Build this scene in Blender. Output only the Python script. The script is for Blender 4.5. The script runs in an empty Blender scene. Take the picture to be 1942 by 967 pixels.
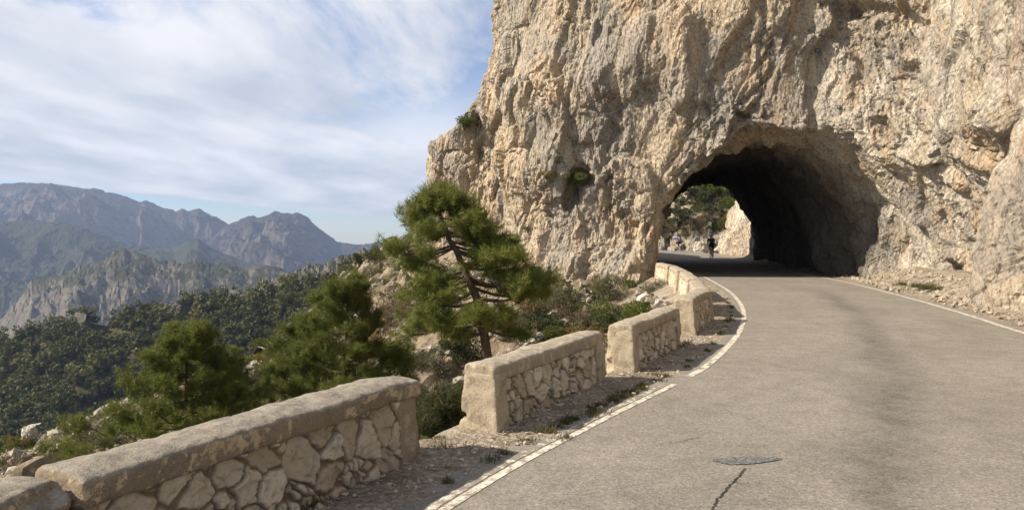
import bpy, math, random
import numpy as np
from mathutils import Vector, Matrix
from mathutils.bvhtree import BVHTree

random.seed(7)
RNG = np.random.default_rng(7)
scene = bpy.context.scene
COL = scene.collection
R = math.radians

# ------------------------------------------------------------------ camera
CZ, F = 1.7, 1400.0
PITCH = math.atan(37.5 / F)
cam_d = bpy.data.cameras.new('camera')
cam = bpy.data.objects.new('camera', cam_d)
COL.objects.link(cam)
cam.location = (0, 0, CZ)
cam.rotation_euler = (R(90) - PITCH, 0, 0)
cam_d.sensor_width = 36
cam_d.lens = 36 * F / 1942
cam_d.clip_start = 0.05
cam_d.clip_end = 30000
scene.camera = cam

# ------------------------------------------------------------------ sky, sun, exposure
SUN_EL, SUN_AZ = 37.0, -8.0       # azimuth: light comes from -X, slightly from behind the camera
SUN_DIR = Vector((-math.cos(R(SUN_EL)) * math.cos(R(SUN_AZ)), math.cos(R(SUN_EL)) * math.sin(R(SUN_AZ)), math.sin(R(SUN_EL))))
world = bpy.data.worlds.new('World')
scene.world = world
world.use_nodes = True
def build_world():
    nt = world.node_tree
    nt.nodes.clear()
    N, L = nt.nodes.new, nt.links.new
    out = N('ShaderNodeOutputWorld'); bg = N('ShaderNodeBackground'); bg.inputs[1].default_value = 0.075
    sky = N('ShaderNodeTexSky'); sky.sky_type = 'NISHITA'; sky.sun_disc = False
    sky.sun_elevation = R(SUN_EL)
    sky.sun_rotation = math.atan2(SUN_DIR.x, SUN_DIR.y)
    sky.altitude = 900; sky.air_density = 1.0; sky.dust_density = 0.2; sky.ozone_density = 1.6
    tc = N('ShaderNodeTexCoord')
    sep = N('ShaderNodeSeparateXYZ'); L(tc.outputs['Generated'], sep.inputs[0])
    def math_(op, a, b=None, clamp=False):
        m = N('ShaderNodeMath'); m.operation = op; m.use_clamp = clamp
        for i, v in enumerate((a, b)):
            if v is None: continue
            if isinstance(v, (int, float)): m.inputs[i].default_value = v
            else: L(v, m.inputs[i])
        return m.outputs[0]
    zz = math_('ADD', math_('MAXIMUM', sep.outputs[2], 0.0), 0.07)
    ux = math_('DIVIDE', sep.outputs[0], zz); uy = math_('DIVIDE', sep.outputs[1], zz)
    comb = N('ShaderNodeCombineXYZ'); L(ux, comb.inputs[0]); L(uy, comb.inputs[1])
    mp = N('ShaderNodeMapping'); mp.inputs['Rotation'].default_value = (0, 0, R(38)); mp.inputs['Scale'].default_value = (0.95, 0.42, 1)
    L(comb.outputs[0], mp.inputs[0])
    n1 = N('ShaderNodeTexNoise'); n1.inputs['Scale'].default_value = 1.0; n1.inputs['Detail'].default_value = 8
    n1.inputs['Roughness'].default_value = 0.62; n1.inputs['Distortion'].default_value = 0.35
    L(mp.outputs[0], n1.inputs['Vector'])
    mp2 = N('ShaderNodeMapping'); mp2.inputs['Rotation'].default_value = (0, 0, R(20)); mp2.inputs['Scale'].default_value = (0.25, 0.16, 1)
    mp2.inputs['Location'].default_value = (3.1, 1.2, 0)
    L(comb.outputs[0], mp2.inputs[0])
    n2 = N('ShaderNodeTexNoise'); n2.inputs['Scale'].default_value = 1.0; n2.inputs['Detail'].default_value = 3
    L(mp2.outputs[0], n2.inputs['Vector'])
    s = math_('ADD', math_('MULTIPLY', n1.outputs[0], 0.62), math_('MULTIPLY', n2.outputs[0], 0.38))
    # the bank thins out to the right of the view and higher up
    s = math_('SUBTRACT', s, math_('MULTIPLY', math_('ADD', sep.outputs[0], 0.35), 0.14))
    mr = N('ShaderNodeMapRange'); mr.inputs[1].default_value = 0.375; mr.inputs[2].default_value = 0.505; mr.interpolation_type = 'SMOOTHSTEP'
    L(s, mr.inputs[0])
    # clear strip over the horizon, its edge sloping down to the right
    edge = math_('ADD', sep.outputs[2], math_('MULTIPLY', sep.outputs[0], 0.09))
    edge = math_('ADD', edge, math_('MULTIPLY', math_('SUBTRACT', n1.outputs[0], 0.5), 0.012))
    mr2 = N('ShaderNodeMapRange'); mr2.inputs[1].default_value = 0.006; mr2.inputs[2].default_value = 0.013; mr2.interpolation_type = 'SMOOTHSTEP'
    L(edge, mr2.inputs[0])
    # the low band is solid
    mr3 = N('ShaderNodeMapRange'); mr3.inputs[1].default_value = 0.10; mr3.inputs[2].default_value = 0.24
    mr3.inputs[3].default_value = 0.88; mr3.inputs[4].default_value = 0.15; mr3.interpolation_type = 'SMOOTHSTEP'
    L(sep.outputs[2], mr3.inputs[0])
    cov = math_('MULTIPLY', math_('MULTIPLY', math_('MAXIMUM', math_('MULTIPLY', mr.outputs[0], 0.93), mr3.outputs[0]), mr2.outputs[0]), 1.0)
    # cloud tone
    cr = N('ShaderNodeValToRGB')
    cr.color_ramp.elements[0].position = 0.36; cr.color_ramp.elements[0].color = (4.6, 4.95, 5.6, 1)
    cr.color_ramp.elements[1].position = 0.64; cr.color_ramp.elements[1].color = (7.7, 7.65, 7.8, 1)
    n3 = N('ShaderNodeTexNoise'); n3.inputs['Scale'].default_value = 1.4; n3.inputs['Detail'].default_value = 6
    L(mp.outputs[0], n3.inputs['Vector']); L(n3.outputs[0], cr.inputs[0])
    mix = N('ShaderNodeMix'); mix.data_type = 'RGBA'
    tint = N('ShaderNodeMix'); tint.data_type = 'RGBA'; tint.blend_type = 'MULTIPLY'; tint.inputs[0].default_value = 1; tint.inputs[7].default_value = (0.80, 0.90, 1.10, 1)
    L(sky.outputs[0], tint.inputs[6])
    L(cov, mix.inputs[0]); L(tint.outputs[2], mix.inputs[6]); L(cr.outputs[0], mix.inputs[7])
    L(mix.outputs[2], bg.inputs[0]); L(bg.outputs[0], out.inputs[0])
build_world()
sun_d = bpy.data.lights.new('sun', 'SUN')
sun_d.energy = 5.0; sun_d.angle = R(0.55); sun_d.color = (1.0, 0.885, 0.735)
sun = bpy.data.objects.new('sun', sun_d); COL.objects.link(sun)
sun.rotation_euler = SUN_DIR.to_track_quat('Z', 'Y').to_euler()
scene.render.engine = 'CYCLES'
scene.view_settings.view_transform = 'Standard'
scene.view_settings.look = 'None'
scene.view_settings.exposure = 0.82
scene.view_settings.gamma = 1
scene.cycles.max_bounces = 4
scene.cycles.diffuse_bounces = 2
scene.cycles.volume_bounces = 0
scene.render.resolution_x, scene.render.resolution_y = 1024, 509

def W(px, py, d):
    """world point at forward distance d seen at a pixel of the 1942x967 photo"""
    u, v = (px - 971) / F, (483.5 - py) / F
    c, s = math.cos(PITCH), math.sin(PITCH)
    y, z = c + v * s, -s + v * c
    k = d / y
    return (u * k, d, CZ + z * k)

# ------------------------------------------------------------------ numpy noise
def _h(i, j, k, seed):
    M = np.uint32
    with np.errstate(over='ignore'):
        h = (i.astype(np.int64).astype(M) * M(374761393)) ^ (j.astype(np.int64).astype(M) * M(668265263)) ^ (k.astype(np.int64).astype(M) * M(2246822519)) ^ M((seed * 3266489917) & 0xffffffff)
        h = (h ^ (h >> M(15))) * M(2246822519)
        h = (h ^ (h >> M(13))) * M(3266489917)
        h = h ^ (h >> M(16))
    return h
def _r(h): return (h & np.uint32(0xffffff)).astype(np.float32) / np.float32(0xffffff)
def perlin(p, seed=0):
    p = np.asarray(p, dtype=np.float32)
    i = np.floor(p).astype(np.int32); f = p - i
    w = f * f * f * (f * (f * 6 - 15) + 10)
    res = 0
    for dx in (0, 1):
        for dy in (0, 1):
            for dz in (0, 1):
                h = _h(i[:, 0] + dx, i[:, 1] + dy, i[:, 2] + dz, seed)
                gx = (h & np.uint32(1023)).astype(np.float32) / 511.5 - 1
                gy = ((h >> np.uint32(10)) & np.uint32(1023)).astype(np.float32) / 511.5 - 1
                gz = ((h >> np.uint32(20)) & np.uint32(1023)).astype(np.float32) / 511.5 - 1
                d = gx * (f[:, 0] - dx) + gy * (f[:, 1] - dy) + gz * (f[:, 2] - dz)
                wx = w[:, 0] if dx else 1 - w[:, 0]; wy = w[:, 1] if dy else 1 - w[:, 1]; wz = w[:, 2] if dz else 1 - w[:, 2]
                res = res + d * wx * wy * wz
    return res * 1.3
def fbm(p, oct=4, seed=0, gain=0.5, lac=2.03):
    p = np.asarray(p, dtype=np.float32)
    a, t = 1.0, 0
    for o in range(oct):
        t = t + a * perlin(p * (lac ** o) + 17.3 * o, seed + o); a *= gain
    return t
def ridged(p, oct=4, seed=0, gain=0.5, lac=2.05):
    p = np.asarray(p, dtype=np.float32)
    a, t = 1.0, 0
    for o in range(oct):
        n = 1 - np.abs(perlin(p * (lac ** o) + 11.7 * o, seed + o)) * 1.7
        t = t + a * n * n; a *= gain
    return t
def worley(p, seed=0, dims=3):
    """returns F1, F2, cell random a, b, c and offset vector from the cell's seed"""
    p = np.asarray(p, dtype=np.float32)
    i = np.floor(p).astype(np.int32)
    n = len(p)
    F1 = np.full(n, 9.0, np.float32); F2 = np.full(n, 9.0, np.float32)
    H = np.zeros(n, np.uint32); D = np.zeros((n, 3), np.float32)
    zr = (-1, 0, 1) if dims == 3 else (0,)
    for dx in (-1, 0, 1):
        for dy in (-1, 0, 1):
            for dz in zr:
                a, b, c = i[:, 0] + dx, i[:, 1] + dy, i[:, 2] + dz
                h = _h(a, b, c, seed)
                sx = a + _r(h); sy = b + _r(h * np.uint32(2654435761)); sz = c + (_r((h ^ np.uint32(0x5bd1e995)) * np.uint32(40503)) if dims == 3 else 0)
                vx, vy, vz = p[:, 0] - sx, p[:, 1] - sy, (p[:, 2] - sz if dims == 3 else 0 * p[:, 2])
                d = np.sqrt(vx * vx + vy * vy + vz * vz)
                m = d < F1
                F2 = np.where(m, F1, np.minimum(F2, d))
                H = np.where(m, h, H)
                D[m, 0] = vx[m]; D[m, 1] = vy[m]; D[m, 2] = vz[m]
                F1 = np.where(m, d, F1)
    r1 = _r(H * np.uint32(2246822519)); r2 = _r((H ^ np.uint32(77777)) * np.uint32(3266489917)); r3 = _r((H ^ np.uint32(991)) * np.uint32(374761393))
    return F1, F2, r1, r2, r3, D
def facet(p, seed, tilt=1.0):
    F1, F2, a, b, c, D = worley(p, seed)
    g = np.clip((F2 - F1) / 0.12, 0, 1)
    return (a - 0.5) + tilt * ((b - 0.5) * D[:, 0] + (c - 0.5) * D[:, 1] + (a - 0.5) * D[:, 2]) * 1.6 - 0.35 * (1 - g)
def sstep(a, b, x):
    t = np.clip((x - a) / (b - a), 0, 1); return t * t * (3 - 2 * t)

# ------------------------------------------------------------------ mesh helpers
def mesh_np(name, verts, faces, mat=None, smooth=False, parent=None, attrs=None, link=True):
    verts = np.asarray(verts, dtype=np.float32); faces = np.asarray(faces, dtype=np.int32)
    me = bpy.data.meshes.new(name)
    me.vertices.add(len(verts)); me.vertices.foreach_set('co', verts.ravel())
    k = faces.shape[1]
    me.loops.add(faces.size); me.loops.foreach_set('vertex_index', faces.ravel())
    me.polygons.add(len(faces)); me.polygons.foreach_set('loop_start', np.arange(0, faces.size, k, dtype=np.int32))
    try: me.polygons.foreach_set('loop_total', np.full(len(faces), k, dtype=np.int32))
    except Exception: pass
    me.update(calc_edges=True)
    me.validate()
    me.polygons.foreach_set('use_smooth', np.full(len(me.polygons), smooth, dtype=bool))
    for an, av in (attrs or {}).items():
        av = np.asarray(av, dtype=np.float32)
        if av.ndim == 1:
            at = me.attributes.new(an, 'FLOAT', 'POINT'); at.data.foreach_set('value', av)
        else:
            at = me.attributes.new(an, 'FLOAT_VECTOR', 'POINT'); at.data.foreach_set('vector', av.ravel())
    if mat: me.materials.append(mat)
    o = bpy.data.objects.new(name, me)
    if link: COL.objects.link(o)
    if parent: o.parent = parent
    return o
def grid_faces(nx, ny):
    a = (np.arange(nx - 1)[:, None] * ny + np.arange(ny - 1)[None, :]).ravel()
    return np.stack([a, a + ny, a + ny + 1, a + 1], 1)
def vnormals(o):
    n = np.empty(len(o.data.vertices) * 3, np.float32); o.data.vertices.foreach_get('normal', n); return n.reshape(-1, 3)
def vcos(o):
    n = np.empty(len(o.data.vertices) * 3, np.float32); o.data.vertices.foreach_get('co', n); return n.reshape(-1, 3)
def set_cos(o, v):
    o.data.vertices.foreach_set('co', np.asarray(v, np.float32).ravel()); o.data.update()
def bake(o):
    dg = bpy.context.evaluated_depsgraph_get()
    me = bpy.data.meshes.new_from_object(o.evaluated_get(dg))
    old = o.data; o.modifiers.clear(); o.data = me; me.name = old.name
    bpy.data.meshes.remove(old)
def surface_nets(f, origin, h):
    """f<0 inside; returns verts, quads"""
    s = f < 0
    nx, ny, nz = f.shape
    c = [s[dx:nx - 1 + dx, dy:ny - 1 + dy, dz:nz - 1 + dz] for dx in (0, 1) for dy in (0, 1) for dz in (0, 1)]
    cnt = sum(x.astype(np.int8) for x in c)
    act = (cnt > 0) & (cnt < 8)
    idx = np.argwhere(act)
    vid = np.full(act.shape, -1, np.int64); vid[act] = np.arange(len(idx))
    cf = {}
    for dx in (0, 1):
        for dy in (0, 1):
            for dz in (0, 1): cf[(dx, dy, dz)] = f[idx[:, 0] + dx, idx[:, 1] + dy, idx[:, 2] + dz]
    acc = np.zeros((len(idx), 3)); n = np.zeros(len(idx))
    for a in cf:
        for ax in range(3):
            if a[ax] == 0:
                b = list(a); b[ax] = 1; b = tuple(b)
                fa, fb = cf[a], cf[b]
                m = (fa < 0) != (fb < 0)
                t = np.where(m, fa / np.where(m, fa - fb, 1), 0)
                p = np.zeros((len(idx), 3)); p += np.array(a); p[:, ax] += t
                acc[m] += p[m]; n[m] += 1
    v = (idx + acc / n[:, None]) * h + np.array(origin)
    quads = []
    for ax in range(3):
        sl0 = [slice(1, -1)] * 3; sl1 = [slice(1, -1)] * 3
        sl0[ax] = slice(0, -1); sl1[ax] = slice(1, None)
        e0, e1 = s[tuple(sl0)], s[tuple(sl1)]
        ch = np.argwhere(e0 != e1)
        ins = e0[tuple(ch.T)]
        base = ch.copy()
        for k in range(3):
            if k != ax: base[:, k] += 1
        o1, o2 = (ax + 1) % 3, (ax + 2) % 3
        def g(a, b):
            q = base.copy(); q[:, o1] -= a; q[:, o2] -= b
            return vid[tuple(q.T)]
        q = np.stack([g(1, 1), g(0, 1), g(0, 0), g(1, 0)], 1)
        q[~ins] = q[~ins][:, ::-1]
        quads.append(q)
    return v, np.concatenate(quads)
def grid3(lo, hi, h):
    ax = [np.arange(lo[k], hi[k] + h * 0.5, h) for k in range(3)]
    X, Y, Z = np.meshgrid(*ax, indexing='ij')
    return np.stack([X.ravel(), Y.ravel(), Z.ravel()], 1).astype(np.float32), X.shape
def tube(pts, rad, sides=6, cap=True):
    """tube along points; rad scalar or list"""
    pts = np.asarray(pts, float); n = len(pts)
    rad = np.full(n, rad) if np.isscalar(rad) else np.asarray(rad, float)
    T = np.gradient(pts, axis=0) if n > 2 else np.repeat((pts[1:] - pts[:1]), n, 0)
    T /= np.linalg.norm(T, axis=1)[:, None] + 1e-9
    ref = np.array([0, 0, 1.0]) if abs(T[0][2]) < 0.8 else np.array([1.0, 0, 0])
    V = []
    for k in range(n):
        a = np.cross(T[k], ref); a /= np.linalg.norm(a) + 1e-9; b = np.cross(T[k], a)
        for s in range(sides):
            an = 2 * math.pi * s / sides
            V.append(pts[k] + rad[k] * (math.cos(an) * a + math.sin(an) * b))
    Fq = []
    for k in range(n - 1):
        for s in range(sides):
            s2 = (s + 1) % sides
            Fq.append([k * sides + s, k * sides + s2, (k + 1) * sides + s2, (k + 1) * sides + s])
    V = list(V)
    if cap:
        for k, rev in ((0, True), (n - 1, False)):
            V.append(pts[k]); ci = len(V) - 1
            for s in range(0, sides):
                s2 = (s + 1) % sides
                q = [k * sides + s, k * sides + s2, ci, ci]
                Fq.append(q)
    return np.array(V), np.array(Fq)
class MB:
    """collects pieces into one mesh (quads; triangles as degenerate quads are split on build)"""
    def __init__(self): self.v, self.f, self.n = [], [], 0
    def add(self, v, f):
        v = np.asarray(v, float); f = np.asarray(f, int)
        if f.shape[1] == 3: f = np.concatenate([f, f[:, 2:3]], 1)
        self.v.append(v); self.f.append(f + self.n); self.n += len(v); return self
    def box(self, c, s, rz=0):
        c = np.array(c, float); s = np.array(s, float) / 2
        v = np.array([[x, y, z] for x in (-1, 1) for y in (-1, 1) for z in (-1, 1)]) * s
        if rz: 
            ca, sa = math.cos(rz), math.sin(rz); v = np.stack([v[:, 0] * ca - v[:, 1] * sa, v[:, 0] * sa + v[:, 1] * ca, v[:, 2]], 1)
        return self.add(v + c, [[0, 1, 3, 2], [4, 6, 7, 5], [0, 4, 5, 1], [2, 3, 7, 6], [0, 2, 6, 4], [1, 5, 7, 3]])
    def tube(self, pts, rad, sides=6): return self.add(*tube(pts, rad, sides))
    def ball(self, c, r, seg=10, rings=6):
        c = np.array(c, float); r = np.array([r] * 3 if np.isscalar(r) else r, float)
        V = [[math.sin(math.pi * i / rings) * math.cos(2 * math.pi * j / seg), math.sin(math.pi * i / rings) * math.sin(2 * math.pi * j / seg), math.cos(math.pi * i / rings)] for i in range(rings + 1) for j in range(seg)]
        Fq = [[i * seg + j, (i + 1) * seg + j, (i + 1) * seg + (j + 1) % seg, i * seg + (j + 1) % seg] for i in range(rings) for j in range(seg)]
        return self.add(np.array(V) * r + c, Fq)
    def torus(self, c, Rm, r, axis='x', seg=28, sides=6):
        pts = []
        V = []; Fq = []
        for i in range(seg):
            a = 2 * math.pi * i / seg
            for j in range(sides):
                b = 2 * math.pi * j / sides
                rr = Rm + r * math.cos(b)
                V.append([r * math.sin(b), rr * math.cos(a), rr * math.sin(a)])
                Fq.append([i * sides + j, ((i + 1) % seg) * sides + j, ((i + 1) % seg) * sides + (j + 1) % sides, i * sides + (j + 1) % sides])
        return self.add(np.array(V) + np.array(c), Fq)
    def build(self, name, mat, parent=None, smooth=False, link=True):
        v = np.concatenate(self.v); f = np.concatenate(self.f)
        me = bpy.data.meshes.new(name)
        me.from_pydata(v.tolist(), [], [([q[0], q[1], q[2]] if q[2] == q[3] else q) for q in f.tolist()])
        me.validate()
        me.polygons.foreach_set('use_smooth', np.full(len(me.polygons), smooth, dtype=bool))
        if mat: me.materials.append(mat)
        o = bpy.data.objects.new(name, me)
        if link: COL.objects.link(o)
        if parent: o.parent = parent
        return o
def tag(o, label=None, cat=None, group=None, kind=None):
    if label: o['label'] = label
    if cat: o['category'] = cat
    if group: o['group'] = group
    if kind: o['kind'] = kind
    return o
def empty(name, loc=(0, 0, 0), rz=0):
    o = bpy.data.objects.new(name, None); COL.objects.link(o)
    o.location = loc; o.rotation_euler = (0, 0, rz); o.empty_display_size = 0.2
    return o
def copy_tree(o, parent=None):
    c = o.copy(); COL.objects.link(c)
    if parent: c.parent = parent
    for ch in [x for x in o.children]: copy_tree(ch, c)
    return c

# ------------------------------------------------------------------ materials
class NT:
    def __init__(self, name, rough=0.9, spec=0.2):
        self.m = bpy.data.materials.new(name); self.m.use_nodes = True
        self.t = self.m.node_tree; self.t.nodes.clear()
        self.out = self.t.nodes.new('ShaderNodeOutputMaterial')
        self.b = self.t.nodes.new('ShaderNodeBsdfPrincipled')
        self.b.inputs['Roughness'].default_value = rough
        self.b.inputs['Specular IOR Level'].default_value = spec
        self.t.links.new(self.b.outputs[0], self.out.inputs[0])
        self.co = None
    def n(self, t): return self.t.nodes.new(t)
    def l(self, a, b): self.t.links.new(a, b)
    def coord(self, kind='Object', scale=(1, 1, 1), rot=(0, 0, 0), loc=(0, 0, 0)):
        tc = self.n('ShaderNodeTexCoord'); mp = self.n('ShaderNodeMapping')
        mp.inputs['Scale'].default_value = scale; mp.inputs['Rotation'].default_value = rot; mp.inputs['Location'].default_value = loc
        self.l(tc.outputs[kind], mp.inputs[0]); return mp.outputs[0]
    def noise(self, vec, scale, detail=4, rough=0.55, dist=0.0):
        x = self.n('ShaderNodeTexNoise'); x.inputs['Scale'].default_value = scale; x.inputs['Detail'].default_value = detail
        x.inputs['Roughness'].default_value = rough; x.inputs['Distortion'].default_value = dist
        self.l(vec, x.inputs['Vector']); return x.outputs[0]
    def voro(self, vec, scale, feature='F1', out='Distance', rnd=1.0):
        x = self.n('ShaderNodeTexVoronoi'); x.feature = feature; x.inputs['Scale'].default_value = scale; x.inputs['Randomness'].default_value = rnd
        self.l(vec, x.inputs['Vector']); return x.outputs[out]
    def ramp(self, v, stops, interp='LINEAR'):
        x = self.n('ShaderNodeValToRGB'); r = x.color_ramp; r.interpolation = interp
        while len(r.elements) > len(stops): r.elements.remove(r.elements[-1])
        while len(r.elements) < len(stops): r.elements.new(0.5)
        for e, (p, c) in zip(r.elements, stops):
            e.position = p; e.color = (c, c, c, 1) if isinstance(c, (int, float)) else (*c, 1)
        self.l(v, x.inputs[0]); return x.outputs[0]
    def mix(self, fac, a, b, mode='MIX'):
        x = self.n('ShaderNodeMix'); x.data_type = 'RGBA'; x.blend_type = mode
        for v, i in ((fac, 0), (a, 6), (b, 7)):
            if isinstance(v, (int, float)): x.inputs[i].default_value = v if i == 0 else (v, v, v, 1)
            elif isinstance(v, tuple): x.inputs[i].default_value = (*v, 1)
            else: self.l(v, x.inputs[i])
        return x.outputs[2]
    def math(self, op, a, b=0.0, clamp=False):
        x = self.n('ShaderNodeMath'); x.operation = op; x.use_clamp = clamp
        for i, v in enumerate((a, b)):
            if isinstance(v, (int, float)): x.inputs[i].default_value = v
            else: self.l(v, x.inputs[i])
        return x.outputs[0]
    def attr(self, name, out='Fac'):
        x = self.n('ShaderNodeAttribute'); x.attribute_name = name; return x.outputs[out]
    def col(self, v):
        if isinstance(v, tuple): self.b.inputs['Base Color'].default_value = (*v, 1)
        else: self.l(v, self.b.inputs['Base Color'])
        return self
    def bump(self, h, strength=0.5, dist=0.05, prev=None):
        x = self.n('ShaderNodeBump'); x.inputs['Strength'].default_value = strength; x.inputs['Distance'].default_value = dist
        self.l(h, x.inputs['Height'])
        if prev: self.l(prev, x.inputs['Normal'])
        self.l(x.outputs[0], self.b.inputs['Normal']); return x.outputs[0]

def rock_material(name, beige, grey, orange, streak_rot, streak_scale, warm=1.0, fine=1.0, band=False):
    m = NT(name, 0.92, 0.12)
    v = m.coord(); vs = m.coord(scale=streak_scale, rot=streak_rot)
    big = m.ramp(m.noise(v, 0.22, 4, 0.6), [(0.36, 0.0), (0.62, 1.0)])
    c = m.mix(big, beige, grey)
    o = m.ramp(m.noise(vs, 0.7, 5, 0.6, 0.4), [(0.50, 0.0), (0.66, 1.0)])
    c = m.mix(m.math('MULTIPLY', o, 0.6 * warm), c, orange)
    o2 = m.ramp(m.noise(vs, 1.9, 6, 0.65), [(0.40, 0.0), (0.72, 1.0)])
    c = m.mix(m.math('MULTIPLY', o2, 0.55), c, tuple(min(1, x * 1.28) for x in beige))
    # grey weathering and dark water streaks
    dk = m.ramp(m.noise(vs, 1.1, 6, 0.7, 0.6), [(0.28, 1.0), (0.42, 0.0)])
    c = m.mix(m.math('MULTIPLY', dk, 0.72), c, (0.15, 0.135, 0.12))
    gb = m.ramp(m.noise(vs, 0.45, 6, 0.65, 0.8), [(0.50, 0.0), (0.60, 0.75)])
    c = m.mix(gb, c, (0.29, 0.27, 0.24))
    if band:
        # steeply dipping beds of paler and greyer stone in the right wall
        vb = m.coord(scale=(0.5, 1.0, 0.16), rot=(R(-32), 0, 0)); sx_ = m.n('ShaderNodeSeparateXYZ'); m.l(m.coord(), sx_.inputs[0])
        rm = m.ramp(m.math('MULTIPLY', m.math('SUBTRACT', sx_.outputs[0], 9.5), 0.4, True), [(0.0, 0.0), (1.0, 1.0)])
        nb = m.noise(vb, 1.1, 6, 0.6)
        c = m.mix(m.math('MULTIPLY', rm, m.ramp(nb, [(0.50, 0.0), (0.56, 0.75)])), c, (0.60, 0.54, 0.44))
        c = m.mix(m.math('MULTIPLY', rm, m.ramp(nb, [(0.38, 0.8), (0.44, 0.0)])), c, (0.30, 0.27, 0.23))
        # long dark and rusty water streaks, broad weathered zones
        vw = m.coord(scale=(1.0, 1.0, 0.13)); nw = m.noise(vw, 0.55, 7, 0.68, 0.5)
        c = m.mix(m.ramp(nw, [(0.33, 0.65), (0.43, 0.0)]), c, (0.20, 0.175, 0.15))
        c = m.mix(m.ramp(nw, [(0.58, 0.0), (0.68, 0.6)]), c, (0.50, 0.32, 0.18))
        c = m.mix(m.ramp(m.noise(v, 0.16, 5, 0.6, 0.5), [(0.52, 0.0), (0.64, 0.5)]), c, (0.30, 0.265, 0.225))
    sp = m.ramp(m.noise(v, 9.0, 5, 0.7), [(0.32, 0.50), (0.48, 0.95), (0.70, 1.2)])
    c = m.mix(1.0, c, sp, 'MULTIPLY')
    c = m.mix(m.math('MULTIPLY', m.attr('bore_shade'), 0.85), c, (0.045, 0.038, 0.032))  # tunnel shade put into the rock colour, nearly black inside the bore
    m.col(c)
    h1 = m.noise(vs, 3.2, 8, 0.72)
    h2 = m.voro(vs, 5.5)
    h3 = m.voro(m.coord(scale=streak_scale, rot=streak_rot, loc=(3, 1, 2)), 13.0)
    h = m.math('ADD', m.math('MULTIPLY', h1, 0.9), m.math('ADD', m.math('MULTIPLY', h2, 0.5), m.math('MULTIPLY', h3, 0.26)))
    m.bump(h, 1.0, 0.22 * fine)
    return m.m

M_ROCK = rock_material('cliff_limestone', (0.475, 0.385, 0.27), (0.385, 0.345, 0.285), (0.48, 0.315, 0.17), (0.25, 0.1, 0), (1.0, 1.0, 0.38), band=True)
M_SLOPE = None
def slope_mat():
    m = NT('rocky_soil', 0.95, 0.1)
    v = m.coord()
    c = m.mix(m.ramp(m.noise(v, 0.9, 6, 0.65), [(0.4, 0.0), (0.6, 1.0)]), (0.34, 0.27, 0.20), (0.23, 0.18, 0.125))
    c = m.mix(m.ramp(m.noise(v, 0.35, 5, 0.6), [(0.47, 0.0), (0.6, 0.85)]), c, (0.085, 0.088, 0.04))
    c = m.mix(m.ramp(m.voro(v, 3.4), [(0.16, 0.8), (0.3, 0.0)]), c, (0.45, 0.39, 0.31))
    m.col(c)
    h = m.math('ADD', m.noise(v, 5, 8, 0.75), m.math('MULTIPLY', m.voro(v, 3.4), 0.7))
    m.bump(h, 0.9, 0.16)
    return m.m
M_SLOPE = slope_mat()
def simple(name, c, rough=0.7, spec=0.3, nscale=6, var=0.25, bump=0.0):
    m = NT(name, rough, spec); v = m.coord()
    k = m.ramp(m.noise(v, nscale, 5, 0.6), [(0.3, 1 - var), (0.7, 1 + var)])
    m.col(m.mix(1.0, c, k, 'MULTIPLY'))
    if bump: m.bump(m.noise(v, nscale * 3, 6, 0.7), 0.6, bump)
    return m.m
def leaf_mat(name, c1, c2, scale=2.5):
    m = NT(name, 0.65, 0.2); v = m.coord()
    c = m.mix(m.ramp(m.noise(v, scale, 3), [(0.35, 0.0), (0.65, 1.0)]), c1, c2)
    oi = m.n('ShaderNodeObjectInfo')
    k = m.ramp(oi.outputs['Random'], [(0, 0.78), (1, 1.2)])
    m.col(m.mix(1.0, c, k, 'MULTIPLY'))
    # thin leaves let a little light through
    tr = m.n('ShaderNodeBsdfTranslucent'); m.l(c, tr.inputs[0]); ms = m.n('ShaderNodeMixShader'); ms.inputs[0].default_value = 0.3
    m.l(m.b.outputs[0], ms.inputs[1]); m.l(tr.outputs[0], ms.inputs[2]); m.l(ms.outputs[0], m.out.inputs[0])
    return m.m
M_NEEDLE = leaf_mat('pine_needles', (0.098, 0.120, 0.023), (0.185, 0.200, 0.047))
M_NEEDLE_FAR = leaf_mat('far_pine_needles', (0.040, 0.050, 0.013), (0.115, 0.112, 0.030), 0.055)
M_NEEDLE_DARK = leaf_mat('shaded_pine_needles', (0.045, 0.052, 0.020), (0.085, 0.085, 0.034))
M_BARK = simple('pine_bark', (0.10, 0.072, 0.052), 0.95, 0.1, 12, 0.45, 0.03)
M_TWIG = simple('dry_twigs', (0.13, 0.10, 0.075), 0.95, 0.1, 12, 0.3)
M_BUSH = {
    'green': leaf_mat('bush_leaves_green', (0.075, 0.10, 0.02), (0.13, 0.15, 0.035)),
    'dark': leaf_mat('bush_leaves_dark', (0.045, 0.055, 0.022), (0.075, 0.085, 0.036)),
    'olive': leaf_mat('bush_leaves_olive', (0.095, 0.098, 0.048), (0.15, 0.145, 0.075)),
    'brown': leaf_mat('bush_leaves_brown', (0.10, 0.075, 0.050), (0.16, 0.115, 0.07)),
    'rust': leaf_mat('bush_leaves_rust', (0.20, 0.095, 0.032), (0.30, 0.16, 0.055)),
    'yellow': leaf_mat('bush_leaves_yellow', (0.13, 0.12, 0.025), (0.19, 0.165, 0.04)),
}

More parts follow.
